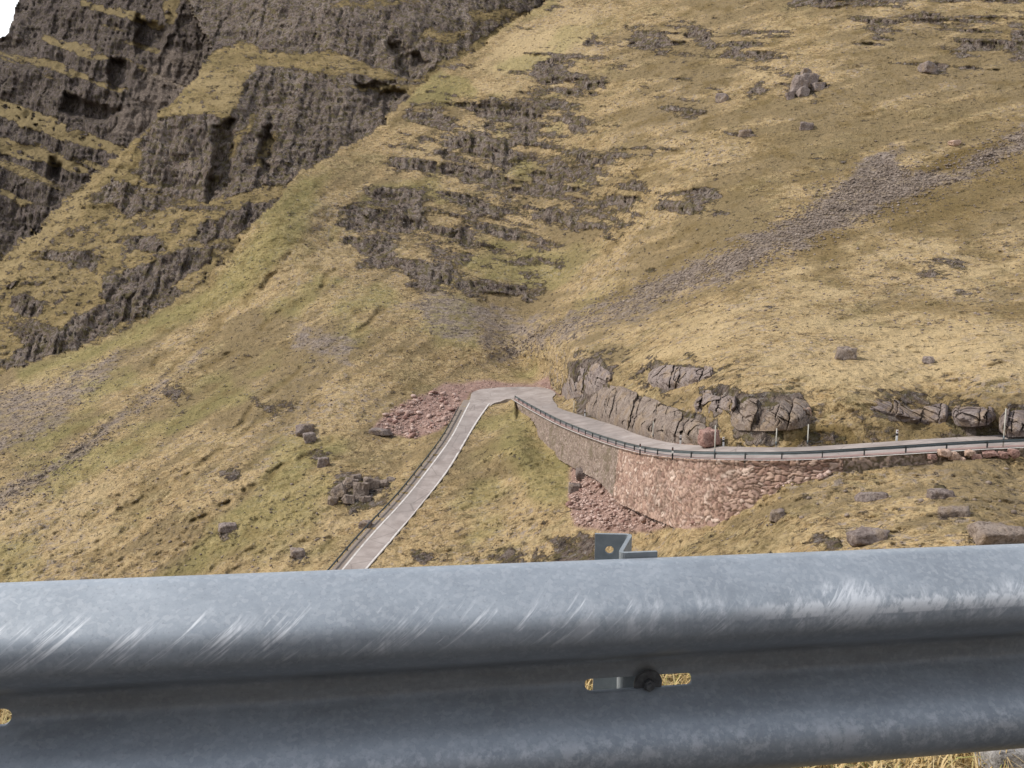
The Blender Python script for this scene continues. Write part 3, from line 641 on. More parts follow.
# ------------------------------------------------------------------ retaining walls
rn_px = np.array([pix(p)[0] for p in RN])
def wall(px0, px1, label, mat, su, sv, amp, seed, zcut=None):
    sel = resample(RN[(rn_px >= px0-.01) & (rn_px <= px1+.01)], .13); n = len(sel)
    xs = np.array([pix(p)[0] for p in sel])
    fpy = np.interp(xs, [f[0] for f in FOOT], [f[1] for f in FOOT]); fz = s_of(fpy)*sel[:, 1]
    hgt = np.maximum(sel[:, 2]-fz, .3)+1.3
    t_ = np.gradient(sel, axis=0); nn = np.stack([t_[:, 1], -t_[:, 0], 0*t_[:, 0]], 1); nn /= np.linalg.norm(nn, axis=1)[:, None]
    m_ = int(max(hgt)/.13)+2
    T = np.arange(n)[:, None]*.13+np.zeros((1, m_)); H = np.linspace(0, 1, m_)[None]*hgt[:, None]
    wu = fbm(T/1.3, H/1.3, T*0+seed, 3)*.6; wv = fbm(T/1.3, H/1.3, T*0+seed+8, 3)*.6
    f1, f2, cid = vor_np((T+wu)/su, (H+wv)/sv, seed)
    edge = sstep(0.02, .28, f2-f1)
    disp = amp*edge+amp*.7*(cid-.5)+.12*fbm(T/2.5, H/2.5, T*0+5, 3)+.10*H
    Pn = sel[:, None, :]+nn[:, None, :]*(disp[..., None]+.25)
    Pn[..., 2] -= H
    topb = sel+nn*-.55; topb2 = topb-np.array([0, 0, 1.2])
    vv = np.concatenate([topb2[:, None], topb[:, None], Pn], 1); mm = m_+2
    i_ = np.arange(n*mm).reshape(n, mm)
    f_ = np.stack([i_[:-1, :-1], i_[:-1, 1:], i_[1:, 1:], i_[1:, :-1]], 2).reshape(-1, 4)
    me = mesh_np('retaining_wall', vv.reshape(-1, 3), f_)
    pad = lambda q_, v_: np.concatenate([np.full((n, 2), v_), q_], 1)
    attr(me, 'stone', pad(cid, .5)); attr(me, 'joint', pad(1-edge, .3))
    return setp(link('retaining_wall', me, mat), label, 'retaining wall')
wall(512, 626, 'grey dry stone retaining wall carrying the bend of the road above the green slope', M_WALLGREY, .5, .36, .10, 5)
wall(619, 846, 'tall reddish dry stone retaining wall bulging below the roadside guardrail', M_WALLRED, .62, .46, .13, 21)
wall(832, 1120, 'low dark stone retaining wall under the road, partly overgrown with grass', M_WALLDARK, .6, .45, .14, 40)

# ------------------------------------------------------------------ far guardrails
WP = [(0, .31), (.03, .30), (.08, .255), (.08, .235), (.02, .175), (.02, .135), (.08, .075), (.08, .055), (.03, .01), (0, 0)]
def far_rail(path, label, facing, step, ztop, phase=0):
    path = resample(path, .8); t_ = np.gradient(path, axis=0); nn = np.stack([t_[:, 1], -t_[:, 0], 0*t_[:, 0]], 1); nn /= np.linalg.norm(nn, axis=1)[:, None]; nn *= facing
    root = empty('guardrail', path[len(path)//2], label, 'guardrail'); o_ = np.array(root.location)
    prof = [(d, h) for d, h in WP]+[(d-.012, h) for d, h in WP[::-1]]; m_ = len(prof)
    vv = np.array([[p+n_*d+np.array([0, 0, ztop-.31+h]) for d, h in prof] for p, n_ in zip(path, nn)]).reshape(-1, 3)-o_
    i_ = np.arange(len(vv)).reshape(len(path), m_); j_ = np.roll(i_, -1, 1)
    f_ = np.stack([i_[:-1], i_[1:], j_[1:], j_[:-1]], 2).reshape(-1, 4)
    b = link('rail_beam', mesh_np('rail_beam', vv, f_, False), M_STEELFAR, root)
    bm = bmesh.new()                                   # H section post
    bx(bm, (0, 0, -.1), (.012, .10, ztop*2-.1)); bx(bm, (0, .052, -.1), (.11, .012, ztop*2-.1)); bx(bm, (0, -.052, -.1), (.11, .012, ztop*2-.1))
    bmesh.ops.translate(bm, verts=bm.verts, vec=(0, 0, .05))
    pm = bpy.data.meshes.new('post'); bm.to_mesh(pm); bm.free(); pm.materials.append(M_POSTFAR)
    c = np.r_[0, np.cumsum(np.linalg.norm(np.diff(path, axis=0), axis=1))]
    s_ = phase
    while s_ < c[-1]:
        p = np.array([np.interp(s_, c, path[:, i]) for i in range(3)]); n_ = np.array([np.interp(s_, c, nn[:, i]) for i in range(3)])
        o = bpy.data.objects.new('post', pm); COL.objects.link(o); o.parent = root
        o.location = Vector(p-n_*.09-o_); o.rotation_euler = (0, 0, math.atan2(n_[1], n_[0])+math.pi/2); s_ += step
    return root
far_rail(offset(rn, .12)[(rn[:, 0] > -1)], 'weathered green grey steel guardrail along the outer edge of the bend, above the stone walls', -1, 3.7, .75, 1.0)
far_rail(offset(ll, -1.15)[2:-3], 'dark steel guardrail running down the left edge of the descending road', 1, 3.7, .68, .8)

# ------------------------------------------------------------------ snow poles and marker posts
def on_line(line, px):
    xs = np.array([pix(p)[0] for p in line]); return np.array([np.interp(px, xs, line[:, i]) for i in range(3)])
def snow_pole(p, h, label):
    r_ = empty('snow_pole', p, label, 'snow pole', 'snow poles along the mountain road')
    bm = bmesh.new(); cyl(bm, (0, 0, -.2), (0, 0, h), .07, .055, 10); cyl(bm, (0, 0, h), (0, 0, h+.05), .055, .01, 10); bm_obj('pole', bm, M_POLE, r_, True)
    bm = bmesh.new(); cyl(bm, (0, 0, h*.12), (0, 0, h*.30), .074, .072, 10); bm_obj('band', bm, M_STEELFAR, r_, True)
rnO = offset(rn, .05)
for px_, line, h, lab in ((1003, rnO, 3.6, 'tall pale wooden snow pole at the guardrail near the right edge of the picture'),
                          (807.5, rf, 2.3, 'thin pale snow pole in front of the dark peat bank, right of the bare slabs'),
                          (714.5, rnO, 3.4, 'pale wooden snow pole in front of the reddish block at the road edge'),
                          (776, rf, 2.0, 'faint short snow pole left of the dark peat bank'),
                          (653, rf, 2.2, 'slender snow pole against the smooth face of the lowest grey slab'),
                          (574, rf, 2.2, 'farthest faint snow pole beside the road just past the bend')):
    snow_pole(on_line(line, px_), h, lab)
MKM = {}
def marker(p, h, label, name='marker_post', w=.2, dark=False):
    r_ = empty(name, p, label, 'marker post', 'white roadside marker posts' if not dark else 'dark roadside bollards')
    bm = bmesh.new(); vs = bx(bm, (0, 0, h/2-.1), (w, w*.45, h+.2)); top = [v for v in vs if v.co.z > 0]
    for v in top:
        if v.co.y > 0: v.co.z -= .08
    bmesh.ops.bevel(bm, geom=[e for e in bm.edges if abs((e.verts[0].co-e.verts[1].co).z) > .2], offset=.02, segments=2, affect='EDGES')
    bm_obj('body', bm, M_BLACK if dark else M_WHITE, r_)
    bm = bmesh.new(); bx(bm, (0, 0, h*.55), (w+.012, w*.45+.012, h*.22)); bm_obj('band', bm, M_WHITE if dark else M_BLACK, r_)
    bm = bmesh.new(); bx(bm, (0, -w*.225-.010, h*.82), (w*.5, .012, h*.12)); bm_obj('reflector', bm, M_REFL, r_)
for px_, off, h, lab in ((585, .35, 1.05, 'white marker post at the foot of the first tall grey slab past the bend'),
                         (681, .3, 1.0, 'white marker post at the right end of the pink gravel lay-by below the slabs'),
                         (724, .35, 1.0, 'white marker post with dark band just right of the reddish block'),
                         (898, .35, 1.1, 'white and black marker post below the low rocks on the right stretch of road')):
    p = on_line(offset(rf, -off) if False else rf, px_); p = p+np.array([0, off, .0]); marker(p, h, lab)
for px_, lab in ((640, 'dark bollard with white band behind the guardrail, nearest the corner of the walls'), (672.5, 'dark bollard with white band behind the guardrail below the pink gravel lay-by')):
    p = on_line(offset(rn, .9), px_); marker(p, 1.15, lab, 'bollard', .16, True)

# ------------------------------------------------------------------ rocks
def ico(sub):
    bm = bmesh.new(); bmesh.ops.create_icosphere(bm, subdivisions=sub, radius=1); bm.verts.ensure_lookup_table()
    v = np.array([q.co[:] for q in bm.verts]); f = np.array([[q.index for q in fc.verts] for fc in bm.faces]); bm.free()
    v /= np.linalg.norm(v, axis=1)[:, None]; return v, f
ICO = {s: ico(s) for s in (1, 2, 3, 4, 5)}
def rock_mesh(seed, size, sub=4, nf=14, rough=.06, blocky=0.0, smooth=True, soft=.0):
    r_ = np.random.default_rng(seed); v, f = ICO[sub]; rad = np.full(len(v), 1.15)
    pl = r_.normal(size=(nf, 3)); pl /= np.linalg.norm(pl, axis=1)[:, None]; dd = r_.uniform(.72, 1.0, nf)
    if blocky:
        ax = np.array([[1, 0, 0], [-1, 0, 0], [0, 1, 0], [0, -1, 0], [0, 0, 1], [0, 0, -1]], float)+r_.normal(size=(6, 3))*.14
        ax /= np.linalg.norm(ax, axis=1)[:, None]; pl = np.r_[pl, ax]; dd = np.r_[dd, r_.uniform(.62, .75, 6)]
    for n_, d_ in zip(pl, dd):
        c = v@n_; lim = np.where(c > .05, d_/np.maximum(c, .05), 9)
        k = .04; rad = np.minimum(rad, lim) if soft == 0 else -soft*np.log(np.exp(-rad/soft)+np.exp(-np.minimum(lim, 6)/soft))
    p = v*rad[:, None]
    s3 = np.asarray(size, float)
    w = p*s3/2
    L_ = min(s3)
    dn = fbm(w[:, 0]/L_*2.5+seed, w[:, 1]/L_*2.5, w[:, 2]/L_*2.5, 4)*rough*2+rough*.6*perlin(w[:, 0]/L_*9, w[:, 1]/L_*9, w[:, 2]/L_*4)
    w = w+v*dn[:, None]*L_
    me = mesh_np('rock', w, f, smooth); return me
def rock_at(name, px, py, wpx, hpx, label, cat, mat, seed, dep=1.0, group=None, sink=.2, tilt=None, sub=4, parent=None, blocky=.5, rough=.05, gpy=None, dfix=None):
    """a rock whose foot stands on the ground met at (px, gpy)"""
    g_ = ground(px, gpy if gpy is not None else py+hpx*.35); d_ = g_[1] if dfix is None else dfix
    sx = wpx*d_/F*1.22; sz = hpx*d_/F*1.3; sy = (sx+sz)/2*dep
    c = P(px, py, d_+sy*(.5-sink))
    me = rock_mesh(seed, (sx, sy, sz), sub, 9, rough, blocky)
    me.materials.append(mat)
    o = bpy.data.objects.new(name, me); COL.objects.link(o)
    if parent is not None: o.parent = parent; o.location = Vector(c)-parent.location
    else: o.location = Vector(c); setp(o, label, cat, group)
    o.rotation_euler = tilt if tilt else (R(random.uniform(-6, 6)), R(random.uniform(-6, 6)), R(random.uniform(-25, 25)))
    return o
def outcrop(label, base, slabs, mat):
    e = empty('rock_outcrop', ground(*base), label, 'rock outcrop')
    for i, (px, py, w, h, dep, til) in enumerate(slabs):
        w *= 1.12; h *= 1.0; til = (til[0]*1.3, til[1]*.7, til[2]*.6)
        rock_at('rock_slab', px, py, w, h, None, None, mat, 100+int(px)+i, dep, None, .72, tuple(R(a) for a in til), 5, e, .9, .035, gpy=py+h*.12)
def rock_face(label, foot, top, cracks, mat, proud=1.0, shear=5, dome=.7, seed=1, cap=3.0):
    """jointed face of bedrock breaking out of the slope: cracks part it into slabs"""
    x0, x1 = foot[0][0], foot[-1][0]; n = int((x1-x0)/.45)+1; m_ = 56
    xs = np.linspace(x0, x1, n); fy = np.interp(xs, *zip(*foot)); ty = np.interp(xs, *zip(*top))
    r_ = np.random.default_rng(seed); offs = r_.uniform(-.8, .8, len(cracks)+1); tops = r_.uniform(-3.0, 3.0, len(cracks)+1)
    cr_ = np.array(cracks, float)
    Df = np.array([ground(a, b)[1] for a, b in zip(xs, fy)]); Dt = np.array([ground(a, b-1)[1] for a, b in zip(xs, ty)])
    ker = np.ones(21)/21; pad_ = lambda q_: np.convolve(np.pad(q_, 10, mode='edge'), ker, 'valid')
    Df, Dt = pad_(Df), np.maximum(pad_(Dt), pad_(Df)+.5)
    S_ = np.linspace(0, 1, m_)[None]+np.zeros((n, 1)); XS = xs[:, None]+np.zeros((1, m_))
    jx = XS-shear*(S_-.5)+fbm(XS/9, S_*3, XS*0+seed, 4)*2.2
    k = np.clip(np.searchsorted(cr_, jx)-1, 0, len(cr_)-2); a = cr_[k]; b = cr_[k+1]; wv_ = np.clip((jx-a)/(b-a), 0, 1)
    edge = np.minimum(wv_, 1-wv_)*(b-a)                    # px from the nearest crack
    bul = .3*dome*(1-np.abs(2*wv_-1)**4)+offs[k]*1.3+(wv_-.5)*r_.uniform(-1.0, 1.0, len(cracks)+1)[k]
    cd_ = r_.uniform(.1, 1.0, len(cracks)+2); gro = 1.3*(1-sstep(0, .9, edge))*np.where(wv_ < .5, cd_[k], cd_[k+1])*sstep(-.5, .2, fbm(S_*2.5, XS/14, XS*0+seed+3, 2)+.1)
    ends = sstep(0, 5, XS-x0)*sstep(0, 5, x1-XS)
    st_ = np.where(S_ < .86, S_/.86, 1.0)
    rim = np.sqrt(np.clip(1-((S_-.0)/1.0)**12, 0, 1))
    hpx = (fy-ty)[:, None]
    PYs = fy[:, None]+3*(1-sstep(0, .08, S_))-hpx*S_-tops[k]*sstep(.5, 1, S_)
    Dd = Df[:, None]+(Dt-Df)[:, None]*S_**1.7-(proud+bul-gro)*ends*rim*sstep(-.12, .32, S_)+(1-ends)*1.0+cap*sstep(.9, 1, S_)**2
    xw = XS*Dd/F; zw = PYs*Dd/F
    Dd = Dd-(fbm(xw/2.2, zw/3.2, Dd*0+seed, 4)*.55+fbm(xw/.6, zw/.9, Dd*0+seed+5, 3)*.14+np.abs(perlin(xw/5+.3*zw, zw/1.1, Dd*0+seed))*.35+.9*fbm(xw/4.5, zw/4.5, Dd*0+seed+11, 3)+.5*np.round(2.2*fbm(xw/3.2+4, zw/2.4, Dd*0+seed+19, 2))/2.2)*ends
    q1, q2, qc = vor_np(xw/1.9+.25*zw, zw/1.25, seed+50); q3, q4, qd = vor_np(xw/.8+.2*zw, zw/.6, seed+70)
    Dd = Dd+((qc-.5)*.75+(qd-.5)*.25+.45*(1-sstep(0, .13, q2-q1))*sstep(.3, .6, qc))*ends*sstep(0, .25, S_)
    PYs = PYs+np.where(S_ > .93, (S_-.93)/.07*2.5, 0)
    vv = np.stack([k_of(XS, PYs)*Dd, Dd, s_of(PYs)*Dd], 2); i_ = np.arange(n*m_).reshape(n, m_)
    f_ = np.stack([i_[:-1, :-1], i_[1:, :-1], i_[1:, 1:], i_[:-1, 1:]], 2).reshape(-1, 4)
    o = link('rock_outcrop', mesh_np('rock_outcrop', vv.reshape(-1, 3), f_), mat); return setp(o, label, 'rock outcrop')
rock_face('long row of bare grey brown slabs split by cracks along the inside of the bend', [(586, 412), (600, 420), (615, 426), (628, 431), (640, 435), (655, 438), (680, 441), (704, 443), (712, 443)],
          [(586, 400), (593, 392), (601, 386), (612, 384), (624, 387), (633, 391), (645, 394), (657, 398), (664, 404), (677, 407), (684, 413), (697, 414), (705, 420), (712, 432)], [580, 588, 606, 613, 632, 637, 655, 679, 685, 708, 716], M_ROCK, 1.0, 9, .8, 3)
rock_face('rounded grey rocks crowning the knoll above the end of the bend', [(562, 396), (568, 398), (575, 399), (588, 395), (600, 389), (614, 380)], [(562, 378), (567, 364), (576, 358), (588, 354), (597, 358), (606, 366), (614, 373)], [556, 567, 584, 588, 609, 620], M_ROCKP, .9, 7, .9, 8)
rock_face('humped dark grey rock on the grassy knoll above the row of slabs', [(646, 382), (655, 387), (668, 389), (684, 387), (700, 381), (716, 375)], [(646, 377), (653, 369), (662, 365), (676, 364), (690, 366), (704, 367), (716, 371)], [640, 672, 678, 702, 722], M_ROCKP, 1.0, 6, .9, 15)
rock_face('broad sloping grey slabs above the dark peat bank', [(728, 420), (738, 427), (755, 428), (772, 428), (790, 427), (806, 424), (814, 418)], [(730, 402), (736, 396), (748, 395), (760, 397), (775, 394), (790, 394), (806, 397), (813, 404)], [724, 733, 756, 763, 778, 791, 818], M_ROCK, -.2, 9, .6, 23)
rock_face('pair of grey rocks between the row of slabs and the broad sloping slabs', [(692, 408), (700, 412), (712, 413), (722, 413), (732, 412), (739, 406)], [(692, 401), (699, 393), (708, 391), (720, 394), (731, 395), (739, 400)], [688, 700, 710, 719, 732, 742], M_ROCKP, .9, 5, .9, 31)
rock_face('low broken rocks in the cutting above the right stretch of road', [(866, 408), (880, 413), (900, 418), (920, 424), (935, 424), (950, 419)], [(866, 403), (878, 399), (895, 401), (912, 408), (930, 407), (942, 404), (950, 408)], [860, 868, 892, 898, 921, 940, 955], M_ROCKP, .7, 4, .7, 44)
rock_face('squarish dark grey rock above the road, left of the tall snow pole', [(950, 416), (957, 423), (972, 424), (988, 422), (996, 416)], [(950, 411), (956, 404), (968, 402), (981, 403), (990, 408), (996, 411)], [946, 958, 980, 987, 1000], M_ROCKP, .8, 3, .8, 52)
rock_face('dark rock at the right edge of the picture behind the tall snow pole', [(999, 428), (1008, 434), (1022, 434), (1040, 432), (1056, 426)], [(999, 420), (1006, 411), (1016, 407), (1035, 407), (1050, 412), (1056, 418)], [994, 1008, 1013, 1030, 1044, 1060], M_ROCKP, .8, 3, .8, 60)
outcrop('large angular purple grey crag standing high on the upper right slope', (804, 90), [(799, 86, 14, 22, .9, (-8, 14, -20)), (809, 82, 14, 18, .9, (-10, 6, 15)), (806, 74, 9, 8, 1, (0, 10, 0)), (818, 88, 12, 10, 1, (0, 0, 20)), (790, 96, 7, 9, 1, (0, -8, 0)), (803, 94, 12, 9, 1, (-10, 0, 30))], M_ROCKP)
outcrop('knobbly brown grey crag of many blocks just left of the descending road', (355, 495), [(340, 492, 14, 14, 1, (-10, 10, -20)), (350, 484, 14, 12, 1, (-6, 14, 10)), (361, 490, 14, 16, 1, (-12, 0, -15)), (372, 484, 16, 12, 1, (-10, 6, 20)), (383, 484, 12, 8, 1, (0, 0, 0)), (333, 502, 10, 12, 1, (0, 8, 0)), (349, 500, 12, 10, 1, (-10, 0, 0)), (366, 500, 10, 8, 1, (0, 0, 30)), (391, 480, 10, 6, 1, (0, 0, 0)), (357, 478, 10, 8, 1, (0, 0, 15))], M_ROCK)
rock_at('rock', 709, 438, 22, 18, 'single rounded reddish block at the road edge behind a snow pole', 'rock', M_REDROCK, 301, 1)
for i, (px, py, w, h, lab, m_) in enumerate([
    (846, 354, 24, 16, 'lone rounded grey boulder on the straw coloured terrace above the road', M_ROCK),
    (722, 99, 14, 9, 'pale flat boulder high on the slope left of the angular crag block', M_ROCKP),
    (745, 134, 14, 9, 'grey boulder on the slope below the pale flat boulder', M_ROCKP),
    (807, 127, 15, 9, 'small dark boulder on the slope below the angular crag block', M_ROCKP),
    (929, 68, 18, 10, 'wide grey boulder near the top right of the slope', M_ROCKP),
    (955, 143, 12, 6, 'pale boulder beside the dark heather strip in the scree', M_LIGHTROCK),
    (928, 360, 12, 8, 'small grey stone on the terrace right of the lone boulder', M_ROCKP),
    (779, 515, 18, 12, 'dark grey boulder in the grass below the red wall', M_ROCKP),
    (868, 537, 46, 16, 'flat grey rock lying in grass just above the near guardrail', M_ROCKP),
    (1000, 535, 60, 20, 'broad lichen grey rock in the grass at far right above the near guardrail', M_ROCK),
    (872, 497, 34, 11, 'low grey rock in the slope below the dark low wall', M_ROCKP),
    (940, 495, 26, 12, 'angular grey rock below the row of edging boulders', M_ROCKP),
    (955, 512, 34, 12, 'half buried grey rock midway down the right slope', M_ROCK),
    (366, 526, 14, 12, 'small dark rock close to the guardrail of the descending road', M_ROCKP),
    (305, 430, 20, 14, 'dark slanting rock on the slope left of the rubble heap', M_ROCKP),
    (310, 438, 14, 12, 'purple grey rock below the dark slanting rock', M_ROCKP),
    (324, 463, 14, 12, 'grey rock above the roadside crag group', M_ROCKP),
    (380, 432, 24, 7, 'flat dark slab at the left foot of the rubble heap', M_ROCKP),
    (298, 553, 18, 10, 'grey rock on the slope just above the near guardrail, left of the road', M_ROCKP),
    (228, 527, 20, 8, 'low grey rock on the lower left slope', M_ROCKP),
    (582, 474, 14, 14, 'dark grey boulder at the upper left edge of the rubble below the wall', M_ROCKP),
    (574, 488, 14, 10, 'smooth grey boulder at the left edge of the rubble below the wall', M_ROCKP),
    (805, 412, 12, 10, 'pale stone at the right end of the broad slab outcrop', M_LIGHTROCK)]):
    rock_at('boulder', px, py, w, h, lab, 'boulder', m_, 400+i, .9, None, .48)
for i, (px, py, w, h, lab) in enumerate([(944, 453, 13, 9, 'pale pink boulder at the left end of the row edging the road'), (954, 456, 12, 9, 'bright orange pink boulder second in the row edging the road'), (962, 461, 7, 8, 'small pink boulder at the foot of the edging row'), (969, 453, 10, 6, 'yellowish tilted boulder in the edging row'), (976, 457, 12, 7, 'brown boulder in the middle of the edging row'), (990, 454, 16, 6, 'long flat grey boulder in the edging row'), (1002, 455, 11, 8, 'round brown boulder below the tall snow pole'), (1014, 453, 11, 8, 'dark boulder at the right end of the edging row'), (932, 457, 9, 6, 'small brown boulder left of the pale pink one')]):
    rock_at('boulder', px, py, w, h, lab, 'boulder', M_LIGHTROCK if i < 4 else M_REDROCK, 500+i, .9, 'boulders edging the right stretch of road', .3, dfix=float(near_D(px))-1.15)
# loose rubble: 280 stones one by one, the finer debris as one mass
heapA = [(374, 430), (390, 412), (415, 397), (436, 392), (456, 394), (461, 402), (455, 418), (440, 432), (415, 440), (395, 436)]
heapB = [(572, 480), (586, 458), (606, 468), (616, 482), (632, 496), (660, 508), (700, 520), (716, 521), (690, 527), (650, 528), (615, 530), (575, 526), (569, 505)]
protos = [rock_mesh(700+i, (1, .9, .8), 2, 8, .05, .6 if i % 2 else 0, False) for i in range(8)]
for i, p_ in enumerate(protos): p_.materials.append(M_RUBBLE if i % 3 else M_REDROCK)
def scatter(poly, n, smin, smax, patchy=False):
    xs = [a[0] for a in poly]; ys = [a[1] for a in poly]; out = []
    while len(out) < n:
        a, b = random.uniform(min(xs), max(xs)), random.uniform(min(ys), max(ys))
        if not in_poly(poly, np.array([a]), np.array([b]))[0]: continue
        if patchy:
            g_ = ground(a, b); q_ = g_/np.array([9., 12., 5.])
            if float(fbm(q_[0:1], q_[1:2], q_[2:3], 3)[0]) < random.uniform(-.35, .25): a += random.gauss(0, 9); b += random.gauss(0, 6)
            if random.random() < .45: a += random.gauss(0, 9); b += random.gauss(0, 7)
            out.append((ground(a, b), smin+(smax-smin)*random.random()**2.6)); continue
        if in_poly(poly, np.array([a]), np.array([b]))[0]:
            out.append((ground(a, b), smin+(smax-smin)*random.random()**2.2))
    return out
for poly, n, lab, grp in ((heapA, 130, 'pink rubble stone in the heap left of the junction', 'rubble stones heaped left of the junction'), (heapB, 150, 'pink rubble stone on the tip at the foot of the stone walls', 'rubble stones tipped below the walls')):
    for p, s_ in scatter(poly, n, .45, 1.5 if poly is heapA else 1.05):
        o = bpy.data.objects.new('rubble_stone', random.choice(protos)); COL.objects.link(o)
        o.location = Vector(p)+Vector((0, -.2*s_, .22*s_)); o.scale = (s_*random.uniform(.8, 1.3), s_, s_*random.uniform(.6, .95)); o.rotation_euler = [random.uniform(-.5, .5), random.uniform(-.5, .5), random.uniform(0, 6.28)]
        setp(o, lab, 'stone', grp)
v1, f1_ = ICO[1]
def debris(polys, name, mat, smin, smax):
    vv = []; ff = []; k = 0
    for poly, n in polys:
        for p, s_ in scatter(poly, n, smin, smax, name == 'scree'):
            q = v1*rng.uniform(.65, 1.15, (len(v1), 1))*np.array([s_*rng.uniform(.4, .65), s_*.5, s_*rng.uniform(.25, .45)])
            a = rng.uniform(0, 6.28); q = np.stack([q[:, 0]*math.cos(a)-q[:, 1]*math.sin(a), q[:, 0]*math.sin(a)+q[:, 1]*math.cos(a), q[:, 2]], 1)
            vv.append(q+p+np.array([0, -.1, .1*s_])); ff.append(f1_+k); k += len(v1)
    return setp(link(name, mesh_np(name, np.concatenate(vv), np.concatenate(ff), False), mat), kind='stuff')
footband = [(a, b-2.5) for a, b in FOOT[3:16]]+[(a, b+4) for a, b in FOOT[3:16]][::-1]
M_GREYRUB = M_ROCKP
debris([(footband, 420)], 'rubble', M_RUBBLE, .3, .8)
debris([(heapA, 900), (heapB, 1300), ([(GRV[i]) for i in range(6)]+[(556, 388), (432, 391)], 60)], 'rubble', M_RUBBLE, .15, .55)
SCR = [(1060, 118), (1024, 128), (985, 150), (940, 174), (905, 176), (896, 160), (872, 162), (846, 185), (800, 214), (760, 237), (700, 264), (640, 290), (560, 324), (500, 352), (560, 332), (600, 312), (680, 287), (770, 259), (833, 230), (910, 199), (1024, 151), (1100, 120)]
t = NT('scree stones'); M_SCREE = t.done(t.ramp(t.noise(t.pos(), .5, 3, .7), [(.3, (.125, .098, .08)), (.5, (.205, .162, .132)), (.7, (.33, .27, .225))]), .93, spec=.1)
debris([([(300, 20+360), (560, -20), (1100, -20), (1100, 330), (700, 350), (560, 345)], 1500), ([(740, 180), (1100, 100), (1100, 330), (820, 330)], 900), ([(0, 400), (300, 200), (480, 380), (330, 570), (0, 575)], 900), ([(700, 520), (860, 470), (1100, 465), (1100, 545), (720, 550)], 60)], 'loose_stones', M_SCREE, .2, .6)
debris([(SCR, 9000), ([(720, 255), (640, 286), (560, 322), (480, 360), (520, 358), (590, 330), (660, 306), (770, 262)], 1500)], 'scree', M_SCREE, .2, .75)
debris([([(0, 392), (60, 380), (120, 352), (140, 347), (100, 388), (50, 432), (0, 455)], 900), ([(0, 494), (60, 452), (130, 410), (200, 352), (214, 347), (150, 408), (80, 462), (0, 512)], 900), (box(283, 362, 326, 364), 120), ([(400, 300), (440, 290), (520, 310), (560, 320), (520, 345), (440, 340)], 160)], 'scree', M_SCREE, .22, .6)

